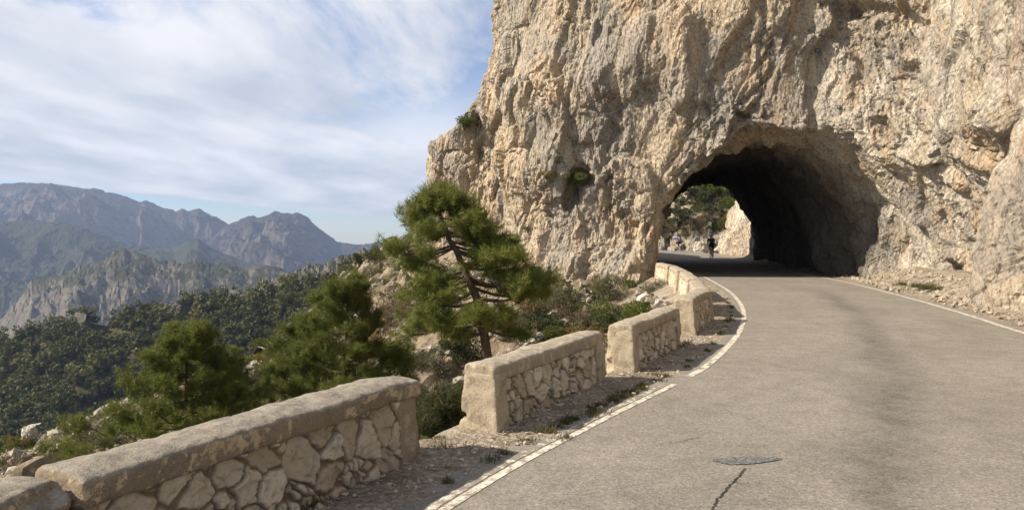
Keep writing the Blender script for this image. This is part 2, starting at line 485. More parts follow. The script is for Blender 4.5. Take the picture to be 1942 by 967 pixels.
# ------------------------------------------------------------------ road lines in plan
LEFT_LINE = [(-4.2, -6), (-2.2, 0.5), (-0.41, 4.57), (0.7, 6.55), (1.88, 8.44), (2.55, 9.6), (3.50, 11.7), (4.20, 13.5), (4.95, 15.7), (5.75, 18.6), (6.69, 22.9), (7.56, 28.3), (8.35, 34.0), (10.4, 50.0), (13.2, 70), (13.0, 80), (8, 90)]
RIGHT_LINE = [(5.2, -6), (6.3, 0.5), (7.3, 5.5), (8.2, 9.5), (8.98, 13.1), (9.7, 15.6), (10.5, 18.9), (11.6, 24.0), (12.25, 27.8), (13.0, 34.0), (15.3, 50.0), (18.2, 70), (19, 85), (12, 96)]
def resample(pts, ys):
    p = np.array(pts, float)
    # smooth with dense catmull-rom in y
    out = []
    for k in range(len(p) - 1):
        p0, p1, p2, p3 = p[max(k - 1, 0)], p[k], p[k + 1], p[min(k + 2, len(p) - 1)]
        for t in np.linspace(0, 1, 24, endpoint=False):
            out.append(0.5 * ((2 * p1) + (-p0 + p2) * t + (2 * p0 - 5 * p1 + 4 * p2 - p3) * t * t + (-p0 + 3 * p1 - 3 * p2 + p3) * t ** 3))
    out.append(p[-1]); out = np.array(out)
    return out
LL = resample(LEFT_LINE, None); RL = resample(RIGHT_LINE, None)
def x_on(L, y): return np.interp(y, L[:, 1], L[:, 0])
PARAPET = np.array([(-4.9, -4), (-2.75, 1.6), (-1.80, 3.4), (-0.68, 5.6), (-.12, 6.27), (1.11, 8.62), (1.55, 9.1), (2.62, 11.33), (3.12, 12.46), (4.04, 14.7), (4.15, 15.1), (4.68, 17.9), (4.8, 18.5), (5.45, 22.3), (5.6, 23.0), (5.95, 27.0), (5.9, 31.0), (7.0, 40), (8.7, 50), (11, 70), (11, 90)])
def dist_left(x, y):
    """signed distance left of the parapet line"""
    best = np.full(x.shape, 1e9); sg = np.ones(x.shape)
    for a, b in zip(PARAPET[:-1], PARAPET[1:]):
        ab = b - a; L2 = (ab ** 2).sum()
        t = np.clip(((x - a[0]) * ab[0] + (y - a[1]) * ab[1]) / L2, 0, 1)
        dx, dy = x - a[0] - t * ab[0], y - a[1] - t * ab[1]
        d = np.hypot(dx, dy); s = np.sign(ab[0] * dy - ab[1] * dx)
        m = d < best; best = np.where(m, d, best); sg = np.where(m, s, sg)
    return best * sg

# ------------------------------------------------------------------ the near slope (terrain)
CP = [(-3.6, 5.8, -1.2), (-6, 8, -2.9), (-10, 8, -4.6), (-15, 13, -5.6), (-8, 0, -4), (-14, 0, -7), (-20, 8, -8.5),
      (3.0, 18, -1.2), (1.0, 18, -2.1), (-.6, 15, -3.2), (-4.2, 18, -4.4), (-7.4, 16, -5.2), (-1.5, 10.5, -1.9), (1.6, 13.5, -1.5), (-3, 22, -3.9), (0.5, 22.5, -2.3), (3.6, 23, -1.5),
      W(1230, 590, 27), W(1180, 552, 29.2), W(1080, 552, 30.5), W(990, 510, 34), W(940, 455, 42), W(960, 560, 29), W(860, 560, 32), W(860, 480, 41),
      W(0, 868, 24), W(100, 835, 27), W(220, 795, 32), W(330, 760, 34), W(490, 690, 36), W(530, 640, 42), W(600, 575, 48), W(640, 530, 52), W(700, 492, 56), W(745, 474, 57), W(800, 435, 52),
      W(740, 505, 46), W(700, 570, 42), W(780, 600, 33), W(620, 660, 34), W(760, 700, 22),
      (-26, 24, -15), (-24, 34, -15), (-21, 42, -13), (-20, 52, -11), (-18, 60, -7), (-15, 66, -3), (-14, 78, -8), (-42, 28, -38), (-42, 50, -38), (-42, 72, -38), (-40, 0, -28), (-10, 84, -7), (2, 64, 3), (4, 40, 1), (-3, 50, 3.0), (8, 84, -1)]
CP = np.array(CP)
def _k(r): return r
_A = np.zeros((len(CP) + 3, len(CP) + 3)); _d = np.hypot(CP[:, None, 0] - CP[None, :, 0], CP[:, None, 1] - CP[None, :, 1])
_A[:len(CP), :len(CP)] = _k(_d) - 0.6 * np.eye(len(CP)); _A[:len(CP), -3] = 1; _A[:len(CP), -2:] = CP[:, :2]; _A[-3, :len(CP)] = 1; _A[-2:, :len(CP)] = CP[:, :2].T
_w = np.linalg.solve(_A, np.concatenate([CP[:, 2], np.zeros(3)]))
def terrain_z(x, y):
    x = np.asarray(x, float).ravel(); y = np.asarray(y, float).ravel()
    r = np.full(x.shape, _w[-3]) + _w[-2] * x + _w[-1] * y
    for i in range(len(CP)): r += _w[i] * np.hypot(x - CP[i, 0], y - CP[i, 1])
    t = dist_left(x, y)
    p = np.stack([x, y, 0 * x], 1)
    far = sstep(0.6, 3.5, t)
    n = 0.55 * fbm(p / 5.0, 4, 3) * far + 0.10 * fbm(p / 0.8, 3, 5) * sstep(0.3, 1.5, t)
    rk = np.clip(facet(np.stack([x / 1.1, y / 1.1, r / 1.1], 1), 8, 1.2), -0.5, 0.8)
    msk = sstep(-0.1, 0.35, fbm(p / 6.0 + 9, 3, 12) + 0.35 * sstep(12, 20, np.abs(x)) + 0.3 * sstep(34, 44, y))
    n = n + 0.55 * rk * msk * sstep(1.5, 3.5, t)
    rk2 = facet(np.stack([x / 0.42, y / 0.42, r / 0.42], 1), 18, 1.2)
    n = n + 0.14 * rk2 * sstep(0.8, 2.5, t) * (0.4 + msk)
    w = sstep(0.45, 2.2, t)
    z = (1 - w) * (-0.12 - 0.25 * sstep(0.4, 1.2, t)) + w * r + n
    return np.where(t < 0.45, -0.12, z)
gx = np.arange(-44, 10.01, 0.22); gy = np.arange(-6, 86, 0.24)
GX, GY = np.meshgrid(gx, gy, indexing='ij')
GZ = terrain_z(GX, GY)
slope = mesh_np('hillside', np.stack([GX.ravel(), GY.ravel(), GZ], 1), grid_faces(len(gx), len(gy)), M_SLOPE, False)
tag(slope, 'rocky hillside falling away below the stone parapets to the valley', None, None, 'structure')
GZ2 = GZ.reshape(GX.shape)
def tz(x, y):
    fi = np.clip((x - gx[0]) / 0.22, 0, len(gx) - 1.001); fj = np.clip((y - gy[0]) / 0.24, 0, len(gy) - 1.001)
    i, j = int(fi), int(fj); a, b = fi - i, fj - j
    return float((1 - a) * (1 - b) * GZ2[i, j] + a * (1 - b) * GZ2[i + 1, j] + (1 - a) * b * GZ2[i, j + 1] + a * b * GZ2[i + 1, j + 1])
def hit(px, py, d0=5.0, d1=70.0):
    """where the line of sight through a photo pixel meets the hillside"""
    d = d0
    while d < d1:
        x, y, z = W(px, py, d)
        if gx[0] < x < gx[-1] and z < tz(x, y) and dist_left(np.array([x]), np.array([y]))[0] > 0.3: return x, y, tz(x, y)
        d += 0.1
    return None

# ------------------------------------------------------------------ the cliff
def poly_sdf(x, y, P):
    P = np.array(P, float); best = np.full(x.shape, 1e9, np.float32); ins = np.zeros(x.shape, bool)
    for a, b in zip(P, np.roll(P, -1, 0)):
        ab = b - a
        t = np.clip(((x - a[0]) * ab[0] + (y - a[1]) * ab[1]) / (ab ** 2).sum(), 0, 1)
        best = np.minimum(best, np.hypot(x - a[0] - t * ab[0], y - a[1] - t * ab[1]))
        c = ((a[1] > y) != (b[1] > y)) & (x < (b[0] - a[0]) * (y - a[1]) / (b[1] - a[1] + 1e-12) + a[0])
        ins ^= c
    return np.where(ins, -best, best)
BODY = [(27, -4), (11.6, -4), (10.6, 4), (10.5, 10), (11.0, 16.5), (12.1, 21.8), (12.5, 24.4), (10.9, 26.7), (8.3, 28.1), (5.6, 29.3), (2.3, 31), (-0.7, 34), (-1.5, 38), (0.5, 42), (3, 52), (9, 50.5), (17.2, 50.5), (18.2, 58), (19.6, 66), (20.8, 74), (27, 74)]
def tunnel_c(y): return np.interp(y, [20, 27, 31, 50, 60], [8.9, 9.25, 9.75, 13.1, 14.8])
def smin(a, b, k):
    h = np.clip(0.5 + 0.5 * (b - a) / k, 0, 1); return b * (1 - h) + a * h - k * h * (1 - h)
def cliff_sdf(p):
    x, y, z = p[:, 0], p[:, 1], p[:, 2]
    # low-frequency wandering of the face
    wx = 0.9 * perlin(p / 6.5, 21) + 0.45 * perlin(p / 2.7, 22); wy = 0.9 * perlin(p / 6.0 + 40, 23) + 0.45 * perlin(p / 2.5, 24)
    rightw = sstep(9, 13, x) * (1 - sstep(40, 46, y))
    leftw = 1 - sstep(2, 6, x)
    off = rightw * (0.14 * np.clip(z, 0, 30)) + leftw * (0.35 * np.sin(z * 0.55 + 0.3) + 0.02 * z) - 0.25 * (1 - sstep(0, 3, z)) * leftw
    # arch brow hangs forward a little over the mouth
    brow = np.exp(-((x - 8.5) / 4.5) ** 2) * np.exp(-((y - 28) / 5) ** 2) * sstep(3.5, 8, z)
    d = poly_sdf(x + wx, y + wy, BODY) + off - 0.5 * brow + 0.25 * np.exp(-((z - 6.5) / 1.3) ** 2) * leftw
    d = np.maximum(d, z - 21 - 2 * wx)
    # back side past the tunnel leans back
    d = d + 0.35 * np.clip(z - 0.5, 0, 30) * sstep(51, 54, y)
    # the lower buttress on the far left
    bx, by = x + 0.8 * wx, y + 0.8 * wy
    b = poly_sdf(bx, by, [(2, 40), (-2.5, 41.5), (-5.0, 44), (-5.4, 48), (-3.5, 53), (4, 53)])
    top = 6.9 + 0.75 * (x + 5.2) + 0.5 * wx
    b = smin(b, b, 0.1); b = np.maximum(b + 0.10 * np.abs(z - 5) * (z < 5), (z - top) * 0.75)
    d = smin(d, b, 0.6)
    # overhang ledge of the left edge
    # alcove on the pillar
    a = np.sqrt(((x - 2.7) / 0.66) ** 2 + ((y - 31.0) / 1.7) ** 2 + ((z - 3.6 - 0.3 * (x - 2.7)) / 0.95) ** 2) - 1
    d = np.maximum(d, -a * 0.7)
    # hollow under the brow, left jamb
    a = np.sqrt(((x - 6.1) / 1.5) ** 2 + ((y - 28.5) / 1.3) ** 2 + ((z - 1.2) / 3.0) ** 2) - 1
    d = np.maximum(d, -a * 1.0)
    # the bore
    c = tunnel_c(y); fl = np.clip((31 - y) / 4.5, 0, 1.3)
    w = 3.60 + 0.65 * np.minimum(fl, 1.1) ** 1.5 + 0.18 * (x < c) + 0.25 * perlin(p / 3.1, 31); h = 5.15 + 0.40 * np.minimum(fl, 1) + 0.35 * perlin(p / 3.3 + 7, 32)
    w = w + 0.5 * sstep(9, 14, x) * fl
    cc = c + 0.35 * fl
    zz = np.clip(z + 0.3, 0, 99)
    t = ((np.abs(x - cc) / w) ** 2.3 + (zz / (h + 0.3)) ** 2.3) ** (1 / 2.3) - 1
    t = np.where((y > 18) & (y < 58), t * 3.2, 3.0)
    d = np.maximum(d, -t)
    # keep the road clear
    return d
H0 = 0.30
pts, shp = grid3((-9, -3, -7), (24, 72, 21.9), H0)
fv = cliff_sdf(pts).astype(np.float32).reshape(shp)
v, q = surface_nets(fv, (-9, -3, -7), H0)
# drop faces nobody can see (deep under the ground)
zc = v[q].mean(1)
q = q[(zc[:, 2] > -4.5) & ~((zc[:, 0] > 22)) & ~((zc[:, 2] < -0.6) & (zc[:, 0] > 6.5))]
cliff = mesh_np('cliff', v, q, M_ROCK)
del pts, fv
md = cliff.modifiers.new('s', 'SUBSURF'); md.levels = 2; md.render_levels = 2
bake(cliff)
def displace_rock(o, amp=1.0):
    P = vcos(o); N = vnormals(o)
    x, y, z = P.T
    wr = sstep(8.5, 12.5, x)      # right wall: beds dipping towards the camera; left: upright ribs
    def frame(P, t, st):          # stretch along unit direction t
        t = np.array(t, float); t /= np.linalg.norm(t)
        a = P @ t
        return P + np.outer(a, t) * (1 / st - 1)
    PW = P + 0.35 * np.stack([perlin(P / 1.7, 51), perlin(P / 1.7, 52), perlin(P / 1.7, 53)], 1)
    A = frame(PW, (-0.05, -0.50, -0.86), 3.4); B = frame(PW, (0.25, 0.05, 1), 2.6)
    inside = ((np.abs(x - tunnel_c(y)) < 4.6) & (z < 5.9) & (y > 28.5) & (y < 51)).astype(np.float32)
    d = np.zeros(len(P), np.float32)
    for w, Q, s in ((wr, A, 0), (1 - wr, B, 100)):
        m = w > 0.01
        q = Q[m]
        fine = sstep(-0.35, 0.45, fbm(q / 3.2, 3, 66 + s)); fine = 0.35 + 0.95 * fine
        e = 0.42 * facet(q / 3.4, 60 + s, 1.5) + 0.36 * facet(q / 1.6, 61 + s, 1.4) + fine * (0.27 * facet(q / 0.75, 62 + s, 1.4) + 0.17 * facet(q / 0.34, 63 + s, 1.4) + 0.08 * facet(q / 0.17, 64 + s, 1.2))
        e = e + 0.22 * (ridged(q / 1.3, 4, 70 + s) - 1.0) * 0.5
        d[m] += (w[m] * e).astype(np.float32)
    ed = np.empty(len(o.data.edges) * 2, np.int32); o.data.edges.foreach_get('vertices', ed); ed = ed.reshape(-1, 2)
    cnt = np.bincount(ed.ravel(), minlength=len(P)).astype(np.float32)
    for _ in range(2):
        mean = (np.bincount(ed[:, 0], d[ed[:, 1]], len(P)) + np.bincount(ed[:, 1], d[ed[:, 0]], len(P))) / np.maximum(cnt, 1)
        d = np.where(np.abs(d - mean) > 0.10, mean, d).astype(np.float32)
    rough = 0.75 + 0.5 * np.clip(fbm(P / 4.0, 2, 80), -0.8, 0.8)
    sm = 1 - 0.15 * inside
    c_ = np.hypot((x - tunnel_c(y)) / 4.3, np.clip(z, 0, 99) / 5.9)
    bore_shade = sstep(29.2, 31.8, y + 0.50 * (x - tunnel_c(y)) + 0.6 * perlin(P / 1.2, 82)) * sstep(50.6, 49.0, y) * sstep(1.25, 1.1, c_)  # mask of the painted shade in the bore, starting nearer on the right wall
    at = o.data.attributes.new('bore_shade', 'FLOAT', 'POINT'); at.data.foreach_set('value', bore_shade.astype(np.float32))
    P2 = P + N * (d * amp * rough * sm)[:, None]
    set_cos(o, P2)
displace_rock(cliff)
tag(cliff, 'towering pale limestone cliff pierced by the road tunnel', 'cliff', None, None)
cliff['kind'] = 'structure'
del cliff['category']
print('cliff verts', len(cliff.data.vertices))
bv_v = vcos(cliff); bv_f = np.empty(len(cliff.data.loops), np.int32); cliff.data.loops.foreach_get('vertex_index', bv_f)
CL_BVH = BVHTree.FromPolygons(bv_v.tolist(), bv_f.reshape(-1, 4).tolist())
def cliff_hit(px, py):
    o = Vector((0, 0, CZ)); w = Vector(W(px, py, 10)) - o
    loc, nor, i, d = CL_BVH.ray_cast(o, w.normalized())
    return loc, nor

# ------------------------------------------------------------------ road
def road_material():
    m = NT('asphalt', 0.85, 0.25)
    v = m.coord()
    c = m.mix(m.ramp(m.noise(v, 0.5, 5, 0.6), [(0.35, 0.0), (0.65, 1.0)]), (0.228, 0.206, 0.172), (0.268, 0.244, 0.206))
    wr_ = m.math('MULTIPLY', m.attr('wear'), m.ramp(m.noise(v, 5.0, 7, 0.75), [(0.32, 0.45), (0.6, 1.35)]), True)
    c = m.mix(wr_, c, (0.145, 0.133, 0.112))
    ag = m.voro(v, 75, 'F1', 'Color'); sp = m.n('ShaderNodeSeparateXYZ'); m.l(ag, sp.inputs[0])
    c = m.mix(1.0, c, m.ramp(sp.outputs[0], [(0.0, 0.72), (0.5, 0.98), (0.9, 1.1), (1.0, 1.35)]), 'MULTIPLY')
    c = m.mix(1.0, c, m.ramp(m.noise(v, 28, 5, 0.75), [(0.3, 0.72), (0.55, 1.0), (0.75, 1.16)]), 'MULTIPLY')
    c = m.mix(1.0, c, m.ramp(m.noise(v, 3.5, 6, 0.7), [(0.3, 0.80), (0.6, 1.06)]), 'MULTIPLY')
    # hairline cracks
    vc = m.coord(scale=(1, 0.45, 1), rot=(0, 0, 0.3)); w = m.n('ShaderNodeMix'); w.data_type = 'VECTOR'; w.inputs[0].default_value = 0.12
    nz = m.n('ShaderNodeTexNoise'); nz.inputs['Scale'].default_value = 3; nz.inputs['Detail'].default_value = 6; m.l(v, nz.inputs['Vector'])
    m.l(vc, w.inputs[4]); m.l(nz.outputs['Color'], w.inputs[5])
    e = m.voro(w.outputs[1], 0.9, 'DISTANCE_TO_EDGE')
    crk = m.math('MULTIPLY', m.ramp(e, [(0.0, 1.0), (0.006, 0.0)]), m.ramp(m.noise(v, 0.8, 4), [(0.60, 0.0), (0.66, 1.0)]))
    c = m.mix(m.math('MULTIPLY', crk, 0.75), c, (0.05, 0.045, 0.04))
    m.col(c)
    m.bump(m.math('ADD', m.math('MULTIPLY', sp.outputs[0], 0.5), m.noise(v, 60, 4, 0.7)), 0.55, 0.012)
    return m.m
M_ROAD = road_material()
def road_z(x, y):
    """gentle cross-fall and ripples of the carriageway"""
    p = np.stack([np.asarray(x) / 3.0, np.asarray(y) / 5.0, np.zeros(np.shape(x))], 1)
    return 0.012 * perlin(p, 90)
rows = []
ysr = np.concatenate([np.arange(-5.5, 22, 0.12), np.arange(22, 96, 0.4)])
us = np.linspace(-0.06, 1.05, 60)
V = []; Wr = []
for y in ysr:
    xl, xr = x_on(LL, y), x_on(RL, min(y, 90))
    if y > 80: pass
    for u in us: V.append((xl + u * (xr - xl), y, 0))
V = np.array(V)
V[:, 2] = road_z(V[:, 0], V[:, 1])
# ragged left edge of the asphalt
uu = np.tile(us, len(ysr)); yy = np.repeat(ysr, len(us))
edge = perlin(np.stack([yy * 2.2, 0 * yy, 0 * yy], 1), 91) * 0.05 + perlin(np.stack([yy * 9, 0 * yy, 0 * yy], 1), 92) * 0.02
V[:, 0] += np.where(uu < -0.03, edge - 0.02, 0)
V[uu < -0.05, 2] -= 0.03
# darker worn band wandering along the lane, and patches at its sides
cx = np.interp(yy, [2, 4.6, 5.2, 7.8, 11.7, 16, 21, 27], [0.35, 0.36, 0.37, 0.41, 0.44, 0.51, 0.57, 0.5])
wd = np.interp(yy, [2, 5, 8, 12, 18, 25], [0.045, 0.05, 0.055, 0.06, 0.07, 0.10])
pn = fbm(np.stack([V[:, 0] * 0.8, yy * 0.3, 0 * yy], 1), 4, 93)
wear = np.exp(-((uu - cx + 0.04 * pn) / wd) ** 2) * (1.1 + 0.5 * pn) * sstep(26, 20, yy)
wear += 0.5 * np.exp(-((uu - cx + 0.10) / 0.09) ** 2) * np.clip(0.5 + 1.3 * pn, 0, 1) * sstep(13, 8, yy)
wear += 0.30 * np.exp(-((uu - cx - 0.36) / 0.05) ** 2) * np.clip(0.6 + pn, 0, 1) + 0.25 * np.exp(-((uu - cx + 0.27) / 0.05) ** 2) * np.clip(0.4 + pn, 0, 1)
wear += 0.45 * np.exp(-((uu - cx - 0.13) / 0.03) ** 2) * (0.6 + pn) * sstep(20, 12, yy)
wear += 0.35 * np.clip(pn - 0.1, 0, 1)
road = mesh_np('road', V, grid_faces(len(ysr), len(us)), M_ROAD, True, attrs={'wear': np.clip(wear * 0.65, 0, 1)})
tag(road, 'worn grey asphalt road curving into the tunnel', None, None, 'structure')

def paint_material(name, wornk):
    m = NT(name, 0.75, 0.2); v = m.coord()
    wear = m.ramp(m.noise(v, 9, 7, 0.75), [(wornk, 1.0), (wornk + 0.1, 0.0)])
    c = m.mix(wear, (0.64, 0.59, 0.49), (0.24, 0.21, 0.17))
    c = m.mix(1.0, c, m.ramp(m.noise(v, 40, 4, 0.7), [(0.3, 0.75), (0.6, 1.0)]), 'MULTIPLY')
    m.col(c); m.bump(m.noise(v, 50, 4, 0.7), 0.4, 0.01); return m.m
M_PAINT = paint_material('worn_white_paint', 0.43)
M_PAINT_R = paint_material('cracked_white_paint', 0.50)
def ribbon(name, line, y0, y1, off0, off1, z, mat, step=0.06, jag=0.012, seed=1):
    ys = np.arange(y0, y1, step)
    xs = x_on(line, ys); dx = np.gradient(xs, ys); nx_, ny_ = 1 / np.hypot(1, dx), -dx / np.hypot(1, dx)
    V = []
    for k, y in enumerate(ys):
        for o_, s_ in ((off0, 0), (off1, 1)):
            j = jag * float(perlin(np.array([[y * 11, s_ * 9 + seed, 0]]), 95)[0])
            V.append((xs[k] + nx_[k] * (o_ + j), y + ny_[k] * (o_ + j), 0))
    V = np.array(V); V[:, 2] = road_z(V[:, 0], V[:, 1]) + z
    return mesh_np(name, V, grid_faces(len(ys), 2), mat)
for k, (a, b, o0, o1, mt) in enumerate([(-5, 8.42, -0.025, 0.045, M_PAINT), (8.85, 34, -0.05, 0.045, M_PAINT)]):
    tag(ribbon('edge_line', LL, a, b, o0, o1, 0.004, mt, seed=k, jag=0.006), ['near', 'far'][k] + ' stretch of the left white road edge line', None, None, 'structure')
tag(ribbon('edge_line', LL, -5, 8.35, -0.12, -0.045, 0.003, M_PAINT_R, jag=0.02, seed=7), 'cracked older white paint beside the left edge line', None, None, 'structure')
tag(ribbon('edge_line', RL, -5, 40, -0.05, 0.06, 0.004, M_PAINT, seed=4), 'white road edge line on the right below the cliff', None, None, 'structure')
# tar patch and its crack
m = NT('tar_patch', 0.55, 0.5); vv = m.coord(); ag = m.voro(vv, 95, 'F1', 'Color'); sp_ = m.n('ShaderNodeSeparateXYZ'); m.l(ag, sp_.inputs[0])
m.col(m.ramp(sp_.outputs[0], [(0.0, (0.07, 0.07, 0.072)), (0.6, (0.125, 0.125, 0.128)), (1.0, (0.30, 0.295, 0.28))])); m.bump(m.noise(vv, 60, 5, 0.8), 0.8, 0.02); M_TAR = m.m
def flat_poly(name, pts, z, mat):
    pts = np.array(pts, float); c = pts.mean(0); n = len(pts)
    V = np.concatenate([pts, [c]]); V = np.stack([V[:, 0], V[:, 1], road_z(V[:, 0], V[:, 1]) + z], 1)
    return mesh_np(name, V, [[i, (i + 1) % n, n] for i in range(n)], mat)
pc = W(1415, 876, 5.53)
pp = []
for k in range(40):
    a = 2 * math.pi * k / 40; r = 1 + 0.12 * math.sin(3 * a + 1) + 0.05 * math.sin(5 * a) + 0.05 * random.uniform(-1, 1)
    pp.append((pc[0] + 0.255 * r * math.cos(a), pc[1] + 0.085 * r * math.sin(a) + 0.03 * math.cos(a)))
tag(flat_poly('road_patch', pp, 0.006, M_TAR), 'small dark blue grey tar patch in the asphalt', None, None, 'structure')
M_CRACK = simple('crack_dirt', (0.045, 0.038, 0.03), 0.95, 0.1, 30, 0.3)
def crack(path, w, name='road_crack', label='dark crack running from the tar patch towards the camera'):
    P = []
    for (a, b) in zip(path[:-1], path[1:]):
        for t in np.linspace(0, 1, 14, endpoint=False): P.append(((1 - t) * a[0] + t * b[0], (1 - t) * a[1] + t * b[1]))
    V = []
    for i, (x, y) in enumerate(P):
        jx = random.uniform(-.010, .010); ww = w * random.uniform(0.45, 1.0)
        V += [(x + jx - ww, y, 0.0), (x + jx + ww, y, 0.0)]
    V = np.array(V); V[:, 2] = road_z(V[:, 0], V[:, 1]) + 0.005
    tag(mesh_np(name, V, grid_faces(len(P), 2), M_CRACK), label, None, None, 'structure')
def G(px, py):
    d = 3.0
    a = W(px, py, 1.0); k = -CZ / (a[2] - CZ); return (a[0] * k, k)
crack([G(1392, 912), G(1405, 918), G(1421, 915)], 0.004, label='short side branch of the dark crack')
crack([G(1250, 842), G(1290, 838), G(1335, 826)], 0.006, label='faint crack crossing the lane left of the tar patch')
crack([G(1600, 652), G(1640, 650), G(1662, 647)], 0.010, label='short cracks in the middle of the road')
crack([G(1412, 888), G(1400, 905), G(1380, 925), G(1362, 945), G(1350, 967), G(1330, 1010)], 0.009)

# shoulders of dirt
def dirt_material():
    m = NT('shoulder_dirt', 0.95, 0.1); v = m.coord()
    c = m.mix(m.ramp(m.noise(v, 1.6, 6, 0.65), [(0.38, 0.0), (0.62, 1.0)]), (0.34, 0.29, 0.225), (0.235, 0.195, 0.145))
    c = m.mix(m.ramp(m.noise(v, 7, 6, 0.75), [(0.56, 0.0), (0.66, 0.8)]), c, (0.10, 0.085, 0.055))
    ag = m.voro(v, 34, 'F1', 'Color'); sp = m.n('ShaderNodeSeparateXYZ'); m.l(ag, sp.inputs[0])
    c = m.mix(1.0, c, m.ramp(sp.outputs[0], [(0.0, 0.72), (0.6, 1.0), (1.0, 1.4)]), 'MULTIPLY')
    m.col(c); m.bump(m.math('ADD', m.noise(v, 25, 7, 0.8), m.math('MULTIPLY', m.voro(v, 22), 0.8)), 0.8, 0.035)
    return m.m
M_DIRT = dirt_material()
ys = np.concatenate([np.arange(-5, 20, 0.05), np.arange(20, 60, 0.2)])
V = []; nu = 44
for y in ys:
    xp = np.interp(y, PARAPET[:, 1], PARAPET[:, 0]) - 1.0; xl = x_on(LL, y) + 0.06
    for u in np.linspace(0, 1, nu): V.append((xp + u * (xl - xp), y, 0))
V = np.array(V); u = np.tile(np.linspace(0, 1, nu), len(ys))
pp_ = np.stack([V[:, 0], V[:, 1], 0 * u], 1)
td = dist_left(V[:, 0], V[:, 1])
V[:, 2] = -0.012 + 0.04 * (1 - u) + 0.030 * fbm(pp_ * 2.2, 4, 96) * sstep(1.0, 0.8, u) + 0.012 * fbm(pp_ * 14, 2, 97) * sstep(1, .85, u) - 0.45 * np.clip(td - 0.30 + 0.2 * fbm(pp_ * 1.3, 3, 98), 0, 1)
V[:, 2] = np.where(u > 0.93, -0.02, V[:, 2])
tag(mesh_np('shoulder', V, grid_faces(len(ys), nu), M_DIRT, True), 'dusty gravel shoulder between the road and the stone parapets', None, None, 'structure')
V = []
for y in ys:
    xl = x_on(RL, y) + 0.1
    for u in np.linspace(0, 1, nu): V.append((xl + u * 4.0, y, 0))
V = np.array(V); u = np.tile(np.linspace(0, 1, nu), len(ys)); pp_ = np.stack([V[:, 0], V[:, 1], 0 * u], 1)
V[:, 2] = -0.02 + (0.05 + 0.10 * fbm(pp_ * 1.5, 4, 99)) * sstep(0.05, 0.3, u) + 0.5 * sstep(0.22, 0.6, u)
mR = dirt_material(); mR.name = 'verge_gravel'
tag(mesh_np('verge', V, grid_faces(len(ys), nu), mR, True), 'gravel verge at the foot of the cliff right of the road', None, None, 'structure')

# ------------------------------------------------------------------ loose stones (uncountable)
M_PEB = simple('limestone_rubble', (0.40, 0.34, 0.265), 0.95, 0.1, 14, 0.35, 0.01)
_ico = None
def ico():
    global _ico
    if _ico is None:
        import bmesh
        b = bmesh.new(); bmesh.ops.create_icosphere(b, subdivisions=1, radius=1.0)
        b.verts.ensure_lookup_table()
        _ico = (np.array([v.co[:] for v in b.verts]), np.array([[v.index for v in f.verts] for f in b.faces])); b.free()
    return _ico
def scatter_stones(name, pts, sizes, mat, label):
    iv, jf = ico(); n = len(pts)
    V = np.repeat(iv[None], n, 0)
    V = V * (1 + RNG.uniform(-0.35, 0.3, (n, len(iv), 1)))
    V = V * RNG.uniform(0.55, 1.25, (n, 1, 3)) * np.array(sizes)[:, None, None]
    a = RNG.uniform(0, 6.28, n); ca, sa = np.cos(a)[:, None], np.sin(a)[:, None]
    V = np.stack([V[:, :, 0] * ca - V[:, :, 1] * sa, V[:, :, 0] * sa + V[:, :, 1] * ca, V[:, :, 2] * 0.75], 2) + np.array(pts)[:, None, :]
    Fq = (jf[None] + (np.arange(n) * len(iv))[:, None, None]).reshape(-1, 3)
    o = mesh_np(name, V.reshape(-1, 3), Fq, mat)
    return tag(o, label, 'rubble', None, 'stuff')
P_, S_ = [], []
for _ in range(2600):
    y = 3 + 22 * random.random() ** 1.5; xp = np.interp(y, PARAPET[:, 1], PARAPET[:, 0]); xl = x_on(LL, y)
    u = random.random() ** 1.6; P_.append((xp - 0.1 + u * (xl - 0.1 - xp), y, 0.01)); S_.append(0.006 + 0.022 * random.random() ** 4)
scatter_stones('gravel', P_, S_, M_PEB, 'pebbles and grit along the dusty left shoulder')
P_, S_ = [], []
for _ in range(2300):
    y = 8 + 22 * random.random(); xl = x_on(RL, y); u = random.random() ** 0.8
    P_.append((xl + 0.25 + 1.9 * u, y, 0.02 + 0.5 * sstep(0.9, 2.4, 0.25 + 1.9 * u))); S_.append(0.012 + 0.10 * random.random() ** 7 + 0.03 * u * random.random())
scatter_stones('scree', P_, S_, simple('verge_stones', (0.33, 0.28, 0.22), 0.95, 0.1, 14, 0.4, 0.01), 'broken stones piled along the foot of the right cliff')
P_, S_ = [], []
while len(P_) < 3800:
    x = random.uniform(-24, 5.5); y = random.uniform(5, 60)
    t = dist_left(np.array([x]), np.array([y]))[0]
    if t < 0.6: continue
    if fbm(np.array([[x / 6 + 9, y / 6 + 9, 0]]), 3, 12)[0] < -0.05 and random.random() < 0.8: continue
    s = 0.04 + 0.28 * random.random() ** 4
    P_.append((x, y, tz(x, y) + s * 0.2)); S_.append(s)
for _ in range(1700):
    x = random.uniform(-25, -11); y = random.uniform(18, 38); s = 0.07 + 0.26 * random.random() ** 3
    P_.append((x, y, tz(x, y) + s * 0.15)); S_.append(s)
scatter_stones('rubble', P_, S_, simple('hill_rubble', (0.31, 0.275, 0.225), 0.95, 0.1, 9, 0.4, 0.02), 'loose pale stones strewn over the hillside below the parapets')

